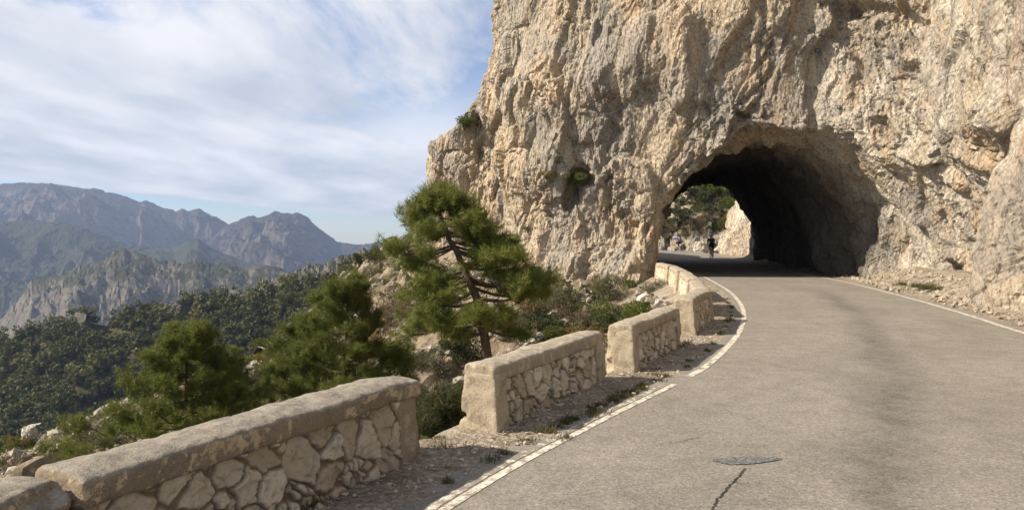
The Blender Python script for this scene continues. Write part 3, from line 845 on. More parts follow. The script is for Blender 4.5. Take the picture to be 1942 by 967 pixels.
# ------------------------------------------------------------------ parapets
def concrete_material(name, base, dark, patch, top=None):
    m = NT(name, 0.9, 0.15); v = m.coord()
    c = m.mix(m.ramp(m.noise(v, 2.2, 7, 0.7), [(0.38, 0.0), (0.62, 1.0)]), base, dark)
    c = m.mix(m.ramp(m.noise(v, 6.5, 8, 0.75, 0.3), [(0.53, 0.0), (0.56, 0.9)]), c, patch)
    if top:
        ge = m.n('ShaderNodeNewGeometry'); sx = m.n('ShaderNodeSeparateXYZ'); m.l(ge.outputs['Normal'], sx.inputs[0])
        tc_ = m.mix(m.ramp(m.noise(v, 9, 8, 0.8), [(0.42, 0.0), (0.6, 1.0)]), top, tuple(k * 0.62 for k in top))
        c = m.mix(m.ramp(m.math('ADD', sx.outputs[2], m.math('MULTIPLY', m.math('SUBTRACT', m.noise(v, 10, 6, 0.7), 0.5), 0.7)), [(0.45, 0.0), (0.6, 1.0)]), c, tc_)
    c = m.mix(m.ramp(m.noise(v, 24, 6, 0.8), [(0.57, 0.0), (0.64, 0.7)]), c, (0.10, 0.085, 0.065))
    c = m.mix(1.0, c, m.ramp(m.noise(v, 70, 3, 0.7), [(0.3, 0.78), (0.6, 1.05)]), 'MULTIPLY')
    m.col(c); m.bump(m.math('ADD', m.noise(v, 16, 8, 0.8), m.math('MULTIPLY', m.noise(v, 90, 3), 0.4)), 0.7, 0.022)
    return m.m
M_CAP = concrete_material('weathered_coping', (0.27, 0.215, 0.15), (0.20, 0.16, 0.115), (0.50, 0.40, 0.25), (0.33, 0.295, 0.24))
M_PIER = concrete_material('plastered_concrete', (0.44, 0.37, 0.27), (0.36, 0.295, 0.205), (0.29, 0.235, 0.165))
M_ROUGH = concrete_material('broken_concrete', (0.33, 0.26, 0.18), (0.23, 0.175, 0.115), (0.42, 0.35, 0.26))
m = NT('wall_stones', 0.9, 0.15); vv = m.coord()
base = m.mix(m.attr('rnd'), (0.40, 0.325, 0.225), (0.64, 0.565, 0.43))
base = m.mix(m.ramp(m.noise(vv, 5, 6, 0.7), [(0.45, 0.0), (0.7, 0.5)]), base, (0.34, 0.27, 0.185))
base = m.mix(m.ramp(m.noise(vv, 30, 5, 0.75), [(0.58, 0.0), (0.68, 0.6)]), base, (0.16, 0.13, 0.09))
mort = m.mix(m.noise(vv, 12, 4), (0.15, 0.11, 0.07), (0.27, 0.20, 0.13))
m.col(m.mix(m.attr('stone'), mort, base)); m.bump(m.noise(vv, 22, 8, 0.8), 0.8, 0.02); M_STONE = m.m

def rbox(p, lo, hi, r):
    c = (np.array(lo) + np.array(hi)) / 2; s = (np.array(hi) - np.array(lo)) / 2 - r
    q = np.abs(p - c) - s
    return np.linalg.norm(np.maximum(q, 0), axis=1) + np.minimum(q.max(1), 0) - r
def parapet(label, a, b, h=0.62, w=0.40, bulge=0.0, res=0.02, pier=(0.2, 0.2), seed=0, depth=0.9, chips=(), style='framed', facing_sides=(0, 1), width_far=None):
    """a, b: the road-side foot at the near and far end; s runs a->b, n runs from the road side to the valley side"""
    a = np.array(a, float); b = np.array(b, float); L = np.linalg.norm(b - a); T = (b - a) / L; Nn = np.array([-T[1], T[0]])
    root = empty('stone_parapet', (a[0], a[1], 0), math.atan2(T[1], T[0]))
    tag(root, label, 'parapet', 'stone and concrete parapets along the drop')
    def place(V):   # local frame: x along, y towards the valley side, bulge in y
        V = V.copy(); s = V[:, 0]; V[:, 1] += bulge * 4 * s * (L - s) / L ** 2; return V
    capz = h - (0.13 if style != 'framed' else 0.12)
    # body: core + piers
    lo, hi = (-0.06, -0.10, -depth - 0.1), (L + 0.06, w + 0.10, h + 0.02)
    P, shp = grid3(lo, hi, res)
    batter = 0.05 * np.clip((P[:, 2]) / h, -1.0, 1)         # faces lean in with height
    Q = P.copy(); Q[:, 1] = w / 2 + (P[:, 1] - w / 2) * (1 / (1 - 2 * batter / w))
    Q[:, 0] = np.where(P[:, 0] < L / 2, P[:, 0] - 0.6 * batter, P[:, 0] + 0.6 * batter)
    ci = 0.078 if style == 'framed' else 0.06
    core = rbox(Q, (0.05, ci, -depth), (L - 0.05, w - ci, capz + 0.03), 0.01)
    d = core
    ztop = h - 0.035 if style == 'framed' else h - 0.05
    p1 = rbox(Q, (0, 0, -depth), (pier[0], w, ztop), 0.02); p2 = rbox(Q, (L - pier[1], 0, -depth), (L, w, ztop), 0.02)
    d = np.minimum(d, np.minimum(p1, p2))
    d = d + 0.013 * fbm(P * 5 + seed * 3.1, 4, 120 + seed) + 0.006 * fbm(P * 19, 3, 121 + seed)
    for (c, r) in chips:
        k = np.linalg.norm((P - np.array(c)) / np.array(r), axis=1) - 1
        d = np.maximum(d, -(k * min(r)) + 0.02 * fbm(P * 14, 3, 133))
    Vv, q = surface_nets(d.reshape(shp), lo, res)
    body = mesh_np('wall_body', place(Vv), q, M_PIER if style == 'framed' else M_ROUGH, True, root)
    # coping
    lo, hi = (-0.08, -0.10, capz - 0.06), (L + 0.08, w + 0.10, h + 0.10)
    r2 = min(res, 0.02)
    P, shp = grid3(lo, hi, r2)
    yy = (P[:, 1] - w / 2) / (w / 2)
    dome = h + 0.035 * (1 - yy ** 2) - 0.10 * np.clip(np.maximum(-P[:, 0] + 0.02, P[:, 0] - L + (0.30 if style != 'framed' else 0.05)), 0, 1) ** 1.2 * 1.2 + 0.012 * fbm(P / 0.7, 2, 140 + seed)
    ov = 0.032 if style != 'framed' else -0.003
    e0, e1 = (0.028, L - 0.028) if style == 'framed' else (-0.01, L + 0.01)
    d = rbox(P, (e0, 0.045 - ov, capz), (e1, w - 0.045 + ov, h + 0.5), 0.022)
    d = smin(d, d, 0.01); dd = P[:, 2] - dome
    kk = 0.03; hh = np.clip(0.5 - 0.5 * (dd - d) / kk, 0, 1); d = dd * (1 - hh) + d * hh + kk * hh * (1 - hh)      # smooth max
    d = d + 0.012 * fbm(P * 4 + seed, 4, 150 + seed) + 0.007 * fbm(P * 17, 3, 151) + 0.018 * np.clip(ridged(P * 2.6 + seed, 3, 152) - 1.45, 0, 1)
    brk = fbm(P * 3.2 + 5 * seed, 3, 155 + seed)
    for (c, r) in chips:
        k = np.linalg.norm((P - np.array(c)) / np.array(r), axis=1) - 1
        d = np.maximum(d, -(k * min(r)) + 0.02 * fbm(P * 14, 3, 133))
    lip = (P[:, 2] < capz + 0.03) & (P[:, 1] < 0.06)
    d = d + np.where(lip, 0.03 * np.clip(brk - 0.15, 0, 1), 0)
    Vv, q = surface_nets(d.reshape(shp), lo, r2)
    mesh_np('coping', place(Vv), q, M_CAP if style != 'framed' else M_CAP2, True, root)
    # rubble stone facing, a relief of fitted stones in mortar
    g = 0.009 if res <= 0.02 else 0.016
    xs = np.arange(pier[0] - 0.01, L - pier[1] + 0.01, g); zs = np.arange(-0.35, capz + 0.01, g)
    X, Z = np.meshgrid(xs, zs, indexing='ij'); X, Z = X.ravel(), Z.ravel()
    for side in facing_sides:
        p = np.stack([X, Z, 0 * X + 3.7 * side + seed], 1)
        wv = 0.035 * np.stack([perlin(p * 4, 160 + seed), perlin(p * 4 + 9, 161 + seed)], 1) + 0.02 * np.stack([perlin(p * 15, 162), perlin(p * 15 + 9, 163)], 1)
        sc = 4.7
        q2 = np.stack([(X + wv[:, 0]) * sc, (Z + wv[:, 1]) * sc * 0.92, np.zeros_like(X)], 1)
        F1, F2, r1, r2_, r3, D = worley(q2, 170 + seed + 7 * side, 2)
        e = (F2 - F1)
        sub = worley(q2 * 2.1, 190 + seed, 2)
        small = r3 > 0.72
        e = np.where(small, np.minimum(e, (sub[1] - sub[0]) * 0.6), e); rr = np.where(small, sub[2], r1)
        st = sstep(0.035, 0.12, e + 0.03 * perlin(p * 25, 164))
        hgt = 0.040 * sstep(0.03, 0.11, e) * (0.45 + 0.7 * rr) + st * 0.065 * ((r2_ - 0.5) * D[:, 0] + (r1 - 0.5) * D[:, 1]) + 0.006 * fbm(p * 14, 4, 165) + 0.004 * fbm(p * 50, 2, 166)
        hgt = hgt + st * (0.016 * facet(np.stack([X * 9, Z * 9, 0 * X], 1), 167, 1.6) + 0.008 * facet(np.stack([X * 22, Z * 22, 0 * X], 1), 168, 1.4))
        ins = (0.058 if style == 'framed' else 0.040) - hgt + 0.05 * np.clip(Z / h, -0.6, 1)
        yv = ins if side == 0 else w - ins
        # edge of the panel tucks back into the wall
        ed = (X < xs[0] + g * .5) | (X > xs[-1] - g * .5) | (Z < zs[0] + g * .5) | (Z > zs[-1] - g * .5)
        yv = np.where(ed, 0.12 if side == 0 else w - 0.12, yv)
        f = grid_faces(len(xs), len(zs))
        if side == 1: f = f[:, ::-1]
        mesh_np('stone_facing', place(np.stack([X, yv, Z], 1)), f, M_STONE, True, root, attrs={'stone': st, 'rnd': rr})
    return root
M_CAP2 = concrete_material('plastered_coping', (0.37, 0.305, 0.22), (0.30, 0.25, 0.18), (0.46, 0.38, 0.27), (0.42, 0.365, 0.28))

# block at the very left: broken concrete stump
parapet('broken rough concrete stump at the bottom left corner of the wall', (-2.62, 1.88), (-1.93, 3.22), 0.60, 0.44, style='rough', pier=(0.6, 0.6), seed=1, res=0.02, facing_sides=(), chips=[((1.5, -0.02, 0.62), (0.25, 0.14, 0.10)), ((1.2, 0.3, 0.68), (0.3, 0.2, 0.07))])
parapet('longest nearest parapet with lichen blotched rounded coping over big fitted stones', (-1.90, 3.27), (-0.69, 5.62), 0.60, 0.40, style='coped', pier=(0.06, 0.24), seed=2, res=0.016)
parapet('second parapet from the camera with cracked whitewashed end and undercut corner', (-.12, 6.27), (1.13, 8.66), 0.545, 0.40, pier=(0.22, 0.24), seed=3, res=0.018, chips=[((-0.02, 0.47, 0.12), (0.2, 0.16, 0.06)), ((2.68, -0.02, 0.0), (0.14, 0.10, 0.06))])
parapet('third parapet with its valley side corner crumbled to rubble', (1.53, 9.08), (2.64, 11.35), 0.56, 0.42, pier=(0.24, 0.22), seed=4, res=0.02, chips=[((-0.02, 0.42, 0.28), (0.10, 0.10, 0.16)), ((-0.02, 0.45, 0.05), (0.14, 0.16, 0.14)), ((2.5, 0.0, 0.08), (0.10, 0.1, 0.10))])
parapet('fourth parapet curving with the bend below the shadowed road edge', (3.12, 12.46), (4.05, 14.72), 0.58, 0.42, bulge=0.06, pier=(0.3, 0.2), seed=5, res=0.022)
parapet('fifth parapet with rounded back at the outside of the bend', (4.12, 15.12), (4.70, 17.9), 0.58, 0.42, bulge=0.03, pier=(0.25, 0.2), seed=6, res=0.028)
parapet('sixth parapet with its plain valley side showing a framed end', (4.80, 18.55), (5.42, 22.2), 0.58, 0.42, pier=(0.3, 0.3), seed=7, res=0.03)
parapet('seventh parapet, pale and short, just before the tunnel', (5.50, 22.9), (5.92, 26.0), 0.58, 0.42, pier=(0.3, 0.3), seed=8, res=0.03)
parapet('last parapet abutting the foot of the tunnel pillar', (5.98, 26.6), (6.05, 29.2), 0.58, 0.42, pier=(0.3, 0.3), seed=9, res=0.03)

# ------------------------------------------------------------------ pines
def tri_leaves(cent, dirs, length, width, mb_v, spread=0.0):
    """one thin triangle per entry, from cent along dirs"""
    n = len(cent)
    r = RNG.normal(size=(n, 3)); s = np.cross(dirs, r); s /= np.linalg.norm(s, axis=1)[:, None] + 1e-9
    a = cent + s * width[:, None]; b = cent - s * width[:, None]; c = cent + dirs * length[:, None]
    mb_v.append(np.stack([a, b, c], 1).reshape(-1, 3))
def unit(v): return v / (np.linalg.norm(v, axis=-1, keepdims=True) + 1e-9)
def pine(label, base, top, lean_pts, limbs, tuft_r, seed, dens=1.0, group='young pines on the hillside', mat=None, hull=None):
    """trunk follows lean_pts; limbs: (t on trunk, azimuth deg, length, rise, tufts)"""
    global RNG
    RNG = np.random.default_rng(seed); rnd = random.Random(seed)
    root = empty('pine_tree', base)
    tag(root, label, 'pine tree', group)
    base = np.array(base); pts = [np.array(p) - base for p in lean_pts]
    P = np.array(pts); tt = np.linspace(0, 1, len(P))
    def on(t): return np.array([np.interp(t, tt, P[:, k]) for k in range(3)])
    H = P[-1][2]
    r0 = 0.0175 * H + 0.015
    tr = MB(); ts = np.linspace(0, 1, 26)
    tr.tube([on(t) + 0.02 * np.array([rnd.uniform(-1, 1), rnd.uniform(-1, 1), 0]) for t in ts], [r0 * (1 - 0.85 * t) for t in ts], 9)
    tr.build('trunk', M_BARK, root, True)
    br = MB(); tufts = []
    for (t, az, ln, rise, n) in limbs:
        a = on(t); az = R(az); d = np.array([math.cos(az), math.sin(az), 0])
        pl = []; m = 9
        for k in range(m):
            s = k / (m - 1)
            pl.append(a + d * ln * s + np.array([0, 0, ln * (rise * s ** 1.6 - 0.10 * math.sin(s * 3.1))]) + 0.035 * ln * np.array([rnd.uniform(-1, 1), rnd.uniform(-1, 1), rnd.uniform(-.6, .6)]) * s)
        pl = np.array(pl); rb = r0 * (1 - 0.8 * t) * 0.42
        br.tube(pl, [rb * (1 - 0.8 * k / (m - 1)) + 0.004 for k in range(m)], 5)
        tufts.append(pl[-1])
        # side twigs, with tufts at their ends
        for _ in range(n):
            s = rnd.uniform(0.35, 1.0); q = np.array([np.interp(s, np.linspace(0, 1, m), pl[:, k]) for k in range(3)])
            side = np.array([-d[1], d[0], 0]) * rnd.choice((-1, 1)); e = q + (side * rnd.uniform(0.1, 0.45) + d * rnd.uniform(0, 0.3) + np.array([0, 0, rnd.uniform(-0.02, 0.30)])) * ln * 0.62 * (1.25 - s * 0.6)
            br.tube([q, (q + e) / 2 + np.array([0, 0, -0.02]), e], [0.010, 0.007, 0.004], 4); tufts.append(e)
    br.build('limbs', M_BARK, root, True)
    T = np.array(tufts)
    # each tuft: several shoots, each a bottlebrush of needles
    shoots_c, shoots_d = [], []
    axis = np.array([on(min(1, max(0, z / max(H, .1)))) for z in T[:, 2]])
    for c, ax in zip(T, axis):
        outw = unit(c - ax * np.array([1, 1, 0.9]))
        for _ in range(int(9 * dens)):
            o = RNG.normal(size=3) * tuft_r * np.array([0.66, 0.66, 0.32])
            shoots_c.append(c + o); shoots_d.append(unit(outw * 0.5 + np.array([0, 0, 0.75]) + RNG.normal(size=3) * 0.45))
    SC = np.array(shoots_c); SD = np.array(shoots_d); nn = 46
    C = np.repeat(SC, nn, 0); D = np.repeat(SD, nn, 0); n = len(C)
    along = RNG.uniform(-0.10, 0.14, n)
    r = RNG.normal(size=(n, 3)); rad = unit(r - (r * D).sum(1)[:, None] * D)
    ndir = unit(rad * 0.85 + D * RNG.uniform(0.25, 1.0, n)[:, None])
    VV = []; tri_leaves(C + D * along[:, None], ndir, RNG.uniform(0.11, 0.19, n), RNG.uniform(0.0034, 0.0062, n), VV)
    V = np.concatenate(VV); F_ = np.arange(len(V)).reshape(-1, 3)
    mesh_np('crown', V, F_, mat or M_NEEDLE, False, root)
    return root
def auto_limbs(seed, t0, t1, n, lmax, rise=0.25, tuf=5, shape=1.0):
    r = random.Random(seed); out = []
    for k in range(n):
        t = t0 + (t1 - t0) * (k / (n - 1)) ** 0.9
        out.append((t, k * 137.5 + r.uniform(-25, 25), lmax * ((1 - t) ** 0.95 * shape * 1.1 + 0.13) * r.uniform(0.7, 1.15), rise + 0.3 * t + r.uniform(-.1, .1), tuf))
    return out
# the tall leaning pine
gx0, gy0 = W(925, 660, 15.0)[:2]; b0 = (gx0, 15.0, tz(gx0, 15.0) - 0.2)
D0 = 15.0
trunk = [b0, W(926, 720, D0), W(922, 640, D0), W(905, 570, D0), W(890, 530, D0), W(868, 480, D0), W(852, 455, D0), W(838, 420, D0), W(832, 385, D0), W(838, 362, D0)]
hm = trunk[-1][2] - b0[2]
def limb_to(t, px, py, dd, n):   # limb ending near a photo pixel at depth D0+dd
    P = np.array(trunk) - np.array(b0); tt_ = np.linspace(0, 1, len(P)); a = np.array([np.interp(t, tt_, P[:, k]) for k in range(3)]) + np.array(b0)
    e = np.array(W(px, py, D0 + dd)); v = e - a; ln = math.hypot(v[0], v[1]); return (t, math.degrees(math.atan2(v[1], v[0])), ln, v[2] / ln, n)
L1 = [limb_to(0.60, 745, 478, -0.3, 3), limb_to(0.62, 735, 462, 0.2, 3), limb_to(0.60, 785, 500, 0.6, 3),
      limb_to(0.74, 775, 405, -0.2, 5), limb_to(0.78, 790, 430, 0.5, 5), limb_to(0.82, 800, 385, 0.2, 5), limb_to(0.88, 815, 372, -.2, 5), limb_to(0.92, 850, 365, .1, 4), limb_to(0.96, 835, 360, .3, 3),
      limb_to(0.85, 880, 385, 0.1, 5), limb_to(0.76, 905, 420, -0.4, 6), limb_to(0.72, 915, 445, 0.3, 7), limb_to(0.66, 935, 460, -0.3, 7), limb_to(0.62, 960, 475, 0.4, 8), limb_to(0.56, 975, 490, -0.6, 8), limb_to(0.6, 930, 490, 1.0, 7),
      limb_to(0.45, 1040, 535, -0.2, 8), limb_to(0.43, 1010, 520, 0.8, 7), limb_to(0.47, 985, 545, -0.9, 6), limb_to(0.40, 1020, 560, 0.2, 5),
      limb_to(0.44, 810, 530, -0.5, 5), limb_to(0.42, 770, 560, 0.3, 5), limb_to(0.47, 830, 545, 1.0, 5), limb_to(0.38, 800, 590, -0.8, 4),
      limb_to(0.28, 780, 610, 0.2, 8), limb_to(0.27, 830, 620, -0.6, 8), limb_to(0.30, 770, 640, -0.2, 7), limb_to(0.24, 860, 640, 0.6, 5), limb_to(0.26, 900, 600, -1.2, 4), limb_to(0.25, 985, 640, 0.4, 4), limb_to(0.3, 960, 600, 1.0, 4)]
L1 += [(t_, a_, l_, 0.12, 5) for t_, a_, l_ in [(0.33, 200, 1.2), (0.36, 330, 1.3), (0.5, 20, 1.1), (0.52, 300, 1.0), (0.58, 350, 1.1), (0.66, 60, 0.9), (0.7, 330, 0.9), (0.7, 240, 0.7), (0.8, 30, 0.7), (0.84, 150, 0.6), (0.9, 330, 0.5), (0.48, 170, 1.1), (0.35, 20, 1.2), (0.3, 270, 1.0)]]
pine('tallest pine leaning left, its dark bent trunk bare below, in front of the cliff', b0, None, trunk, L1, 0.165, 11, 1.0)
# middle pine
def std_pine(label, px, topy, d, seed, spread, n=40, dens=0.95, tuf=6, t0=0.2, mat=None):
    x = W(px, topy, d)[0]; zt = W(px, topy, d)[2]; zb = tz(x, d) - 0.15
    tr = [(x, d, zb), (x + .05, d, zb + (zt - zb) * .3), (x - .04, d + .05, zb + (zt - zb) * .6), (x + .05, d, zt)]
    return pine(label, (x, d, zb), None, tr, auto_limbs(seed, t0, 0.97, n, spread, 0.2, tuf), 0.165, seed, dens, mat=mat)
std_pine('bushy pine behind the long parapet, left of the tall leaning pine', 655, 530, 18.0, 21, 2.3, 46, tuf=6)
std_pine('lower broad pine at the left, nearest the rocky knoll', 352, 622, 17.0, 22, 2.6, 46, tuf=7)
std_pine('slender pine standing between the broad left pine and the bushy middle one', 575, 600, 21.0, 23, 1.7, 30, tuf=5)
std_pine('low spreading pine below the gap between the first two parapets', 850, 765, 9.3, 24, 0.5, 14, dens=0.7, tuf=4, mat=M_NEEDLE_DARK)
std_pine('small pine whose top shows right of the broad left pine', 425, 668, 21.0, 25, 1.6, 26, tuf=5)

# ------------------------------------------------------------------ shrubs
def bush_meshes(kind, seed, nleaf=2600, leaf=0.05, stiff=0.0, flat=0.75):
    rg = np.random.default_rng(seed)
    k = 9; lobes = rg.normal(size=(k, 3)) * np.array([0.30, 0.30, 0.16]) + np.array([0, 0, 0.42]); lr = rg.uniform(0.20, 0.36, k)
    who = rg.integers(0, k, nleaf); dv = unit(rg.normal(size=(nleaf, 3)))
    rr = lr[who] * (rg.uniform(0.45, 1.05, nleaf) ** 0.6)
    C = lobes[who] + dv * rr[:, None] * np.array([1, 1, flat]); C[:, 2] = np.abs(C[:, 2])
    D = unit(dv * 0.6 + np.array([0, 0, 0.7 + stiff]) + rg.normal(size=(nleaf, 3)) * 0.5)
    s = unit(np.cross(D, rg.normal(size=(nleaf, 3))))
    ln = leaf * rg.uniform(0.7, 1.5, nleaf); wd = ln * (0.30 if stiff < .5 else 0.10)
    V = np.stack([C - s * wd[:, None], C + s * wd[:, None], C + D * ln[:, None]], 1).reshape(-1, 3)
    crown = mesh_np('foliage', V, np.arange(len(V)).reshape(-1, 3), M_BUSH[kind], False, None, link=False).data
    st = MB()
    for i in range(k):
        a = np.array([rg.uniform(-.06, .06), rg.uniform(-.06, .06), -0.15]); e = lobes[i] + np.array([0, 0, lr[i] * 0.3])
        st.tube([a, (a + e) / 2 + rg.normal(size=3) * 0.03, e], [0.02, 0.012, 0.005], 4)
    o = st.build('stems', M_TWIG, None, True, link=False)
    return crown, o.data
BM = {}
for i, (kd, n, lf, sf) in enumerate([('green', 3200, 0.055, 0), ('dark', 3000, 0.05, 0), ('olive', 2600, 0.07, 1.0), ('brown', 1900, 0.07, 1.0), ('rust', 1500, 0.06, 0.5), ('yellow', 2200, 0.06, 0.3)]):
    BM[kd] = [bush_meshes(kd, 300 + i * 5 + v, n, lf, sf) for v in range(2)]
SHRUB_GROUP = 'shrubs scattered over the hillside'
def shrub(kind, loc, size, label, tall=1.0, group=SHRUB_GROUP, squash=1.0):
    root = empty('shrub', loc, random.uniform(0, 6.28)); root.scale = (size, size * squash, size * tall)
    tag(root, label, 'shrub', group)
    c, s = random.choice(BM[kind])
    for nm, me in (('foliage', c), ('stems', s)):
        o = bpy.data.objects.new(nm, me); COL.objects.link(o); o.parent = root
    return root
SH = [  # px, py of the foot, width in photo pixels, kind, tall, label
 (1213, 612, 66, 'green', 0.95, 'round yellow green bush beside the third parapet'),
 (1165, 618, 70, 'dark', 0.9, 'dark bush left of the round yellow green one'),
 (1098, 618, 74, 'brown', 0.8, 'grey brown bush below the cliff foot'),
 (1152, 570, 60, 'olive', 1.1, 'grey green bush at the foot of the tunnel pillar'),
 (1236, 560, 44, 'olive', 0.9, 'small grey green bush beside the last parapets'),
 (1252, 600, 30, 'olive', 1.0, 'small bush behind the sixth parapet'),
 (1060, 590, 60, 'olive', 1.0, 'olive bush between the pine and the cliff foot'),
 (1030, 640, 80, 'dark', 0.9, 'dark bush right of the leaning pine trunk'),
 (1100, 655, 60, 'rust', 0.8, 'rust brown shrub behind the second parapet far end'),
 (1062, 650, 54, 'green', 0.8, 'green shrub close behind the second parapet'),
 (1128, 640, 48, 'dark', 0.8, 'dark shrub tucked behind the gap of the third parapet'),
 (990, 600, 60, 'rust', 0.8, 'rusty dead looking shrub under the right pine bough'),
 (975, 645, 66, 'olive', 0.9, 'olive shrub at the right of the pine trunk'),
 (880, 690, 80, 'dark', 0.9, 'dark shrub left of the pine trunk foot'),
 (840, 610, 60, 'olive', 0.8, 'olive shrub in the pine shade on the slope'),
 (775, 585, 84, 'brown', 0.8, 'wide grey brown bush left of the leaning pine'),
 (735, 620, 70, 'brown', 0.8, 'grey brown bush above the middle pine'),
 (745, 690, 76, 'green', 0.8, 'green bush right of the middle pine'),
 (800, 700, 60, 'olive', 0.8, 'olive bush behind the end of the long parapet'),
 (700, 660, 60, 'rust', 0.7, 'rust coloured shrub beside the middle pine trunk'),
 (845, 800, 90, 'dark', 0.9, 'dark bush in the gap between the first two parapets'),
 (825, 850, 50, 'green', 0.7, 'low green shrub at the bottom of the parapet gap'),
 (500, 665, 40, 'green', 0.8, 'green shrub on the skyline of the rocky spur left'),
 (485, 735, 60, 'olive', 0.8, 'olive shrub between the left and middle pines'),
 (520, 715, 50, 'green', 0.8, 'green shrub close to the middle pine foot'),
 (500, 690, 44, 'yellow', 0.8, 'yellowish shrub right of the broad left pine'),
 (545, 655, 50, 'dark', 0.9, 'dark shrub above the pale rocks left of the middle pine'),
 (680, 500, 22, 'dark', 1.0, 'small dark shrub on the rocky crest'),
 (702, 500, 26, 'dark', 1.5, 'upright dark tree like shrub on the rocky crest'),
 (722, 492, 22, 'dark', 1.3, 'dark shrub at the crest nearest the leaning pine'),
 (650, 520, 26, 'olive', 0.9, 'olive shrub low on the rocky crest'),
 (610, 568, 40, 'olive', 0.8, 'olive shrub on the spur skyline above the middle pine'),
 (700, 530, 40, 'brown', 0.8, 'brown shrub on the pink scree face'),
 (955, 452, 60, 'brown', 1.0, 'brown bush high at the cliff foot behind the pine'),
 (1000, 520, 40, 'olive', 0.9, 'olive shrub at the cliff foot right of the pine top'),
 (150, 845, 44, 'olive', 0.7, 'olive shrub among the grey rocks bottom left'),
 (30, 850, 38, 'yellow', 0.9, 'yellow green shrub beside the upright boulder bottom left'),
 (128, 858, 26, 'yellow', 0.8, 'small yellow shrub just above the long parapet'),
 (200, 830, 66, 'olive', 0.6, 'spreading olive shrub left of the broad pine'),
 (250, 822, 50, 'dark', 0.7, 'dark shrub at the left foot of the broad pine'),
 (560, 740, 60, 'green', 0.7, 'green shrub just over the coping of the long parapet'),
 (440, 770, 60, 'dark', 0.7, 'dark shrub right of the broad pine, over the coping'),
 (910, 590, 44, 'brown', 0.8, 'small brown shrub behind the bend of the pine trunk'),
 (1200, 545, 28, 'green', 0.8, 'little green shrub growing against the pillar base'),
]
for (px, py, wpx, kd, tall, lb) in SH:
    h_ = hit(px, py)
    if h_ is None: print('no hit', px, py); continue
    s = wpx / F * h_[1] / 0.95
    shrub(kd, (h_[0], h_[1], h_[2] - 0.08 * s), s, lb, tall)
# shrubs rooted on the cliff
for (px, py, wpx, kd, lb) in [(905, 222, 44, 'dark', 'dark shrub crowning the left shoulder of the cliff'), (880, 232, 36, 'green', 'green shrub at the brink of the cliff shoulder'), (1040, 330, 22, 'yellow', 'small yellow green tuft on the cliff face'),
                              (1078, 338, 34, 'green', 'green shrub over the netted hollow in the cliff'), (1058, 300, 18, 'olive', 'tiny olive shrub above the netted hollow'), (1002, 432, 18, 'olive', 'tiny shrub low on the left cliff face'),
                              (1095, 262, 26, 'brown', 'withered brown shrub on the cliff ledge'), (1152, 178, 40, 'brown', 'long withered shrub on the high ledge'), (1160, 330, 16, 'olive', 'small tuft right of the netted hollow')]:
    loc, nor = cliff_hit(px, py + 6)
    if loc is None: print('cliff miss', px, py); continue
    s = wpx / F * loc.y / 0.95
    shrub(kd, (loc.x + nor.x * 0.03, loc.y + nor.y * .03, loc.z - 0.15 * s), s, lb, 0.8, 'shrubs clinging to the cliff')
# low scrub nobody could count
def scrub_field(name, spots, mat, label, n=130, leaf=0.07):
    k = len(spots); S = np.array(spots)      # x, y, z, size
    C = unit(RNG.normal(size=(k, n, 3))) * (RNG.uniform(0.2, 1, (k, n, 1)) ** 0.5) * np.array([0.5, 0.5, 0.38]); C[:, :, 2] = np.abs(C[:, :, 2])
    D = unit(C * 0.8 + np.array([0, 0, 0.35]) + RNG.normal(size=(k, n, 3)) * 0.25)
    C = C * S[:, None, 3:4] + S[:, None, :3]; s = unit(np.cross(D, RNG.normal(size=(k, n, 3))))
    ln = leaf * RNG.uniform(0.7, 1.6, (k, n, 1)); wd = ln * 0.28
    V = np.stack([C - s * wd, C + s * wd, C + D * ln], 2).reshape(-1, 3)
    o = mesh_np(name, V, np.arange(len(V)).reshape(-1, 3), mat); return tag(o, label, 'scrub', None, 'stuff')
for kd, nk, lb in (('dark', 500, 'low dark scrub covering the hillside'), ('olive', 1000, 'low olive scrub covering the hillside'), ('brown', 480, 'dry brown scrub covering the hillside'), ('green', 900, 'low green scrub covering the hillside')):
    sp = []
    while len(sp) < nk:
        x = random.uniform(-26, 5.5); y = random.uniform(5, 62)
        if dist_left(np.array([x]), np.array([y]))[0] < 1.3: continue
        nv = fbm(np.array([[x / 4 + 3, y / 4, {'olive': 0, 'brown': 5, 'green': 9, 'dark': 13}[kd]]]), 3, 15)[0]
        if nv < random.uniform(-0.1, 0.35): continue
        sp.append((x, y, tz(x, y) - 0.05, random.uniform(0.35, 1.0)))
    scrub_field('scrub', sp, M_BUSH[kd], lb, 150)
# grass along the shoulder and by the foot of the cliff
M_GRASS = leaf_mat('dry_grass', (0.06, 0.07, 0.025), (0.13, 0.115, 0.05))
def grass(spots, name, label, hgt=0.08, n=60):
    k = len(spots); S = np.array(spots)
    C = RNG.normal(size=(k, n, 3)) * np.array([0.5, 0.5, 0]); C = C * S[:, None, 3:4] + S[:, None, :3]
    D = unit(np.array([0, 0, 1]) + RNG.normal(size=(k, n, 3)) * 0.45); s = unit(np.cross(D, RNG.normal(size=(k, n, 3))))
    ln = hgt * RNG.uniform(0.4, 1.3, (k, n, 1)) * (0.5 + S[:, None, 3:4] * 3)
    V = np.stack([C - s * 0.004, C + s * 0.004, C + D * ln], 2).reshape(-1, 3)
    o = mesh_np(name, V, np.arange(len(V)).reshape(-1, 3), M_GRASS); return tag(o, label, 'grass', None, 'stuff')
sp = []
for _ in range(70):
    y = random.choice([random.uniform(6.3, 8.3), random.uniform(5, 20)]); sp.append((x_on(LL, y) - 0.22 - abs(random.gauss(0, .08)), y, 0.0, random.uniform(0.03, 0.09)))
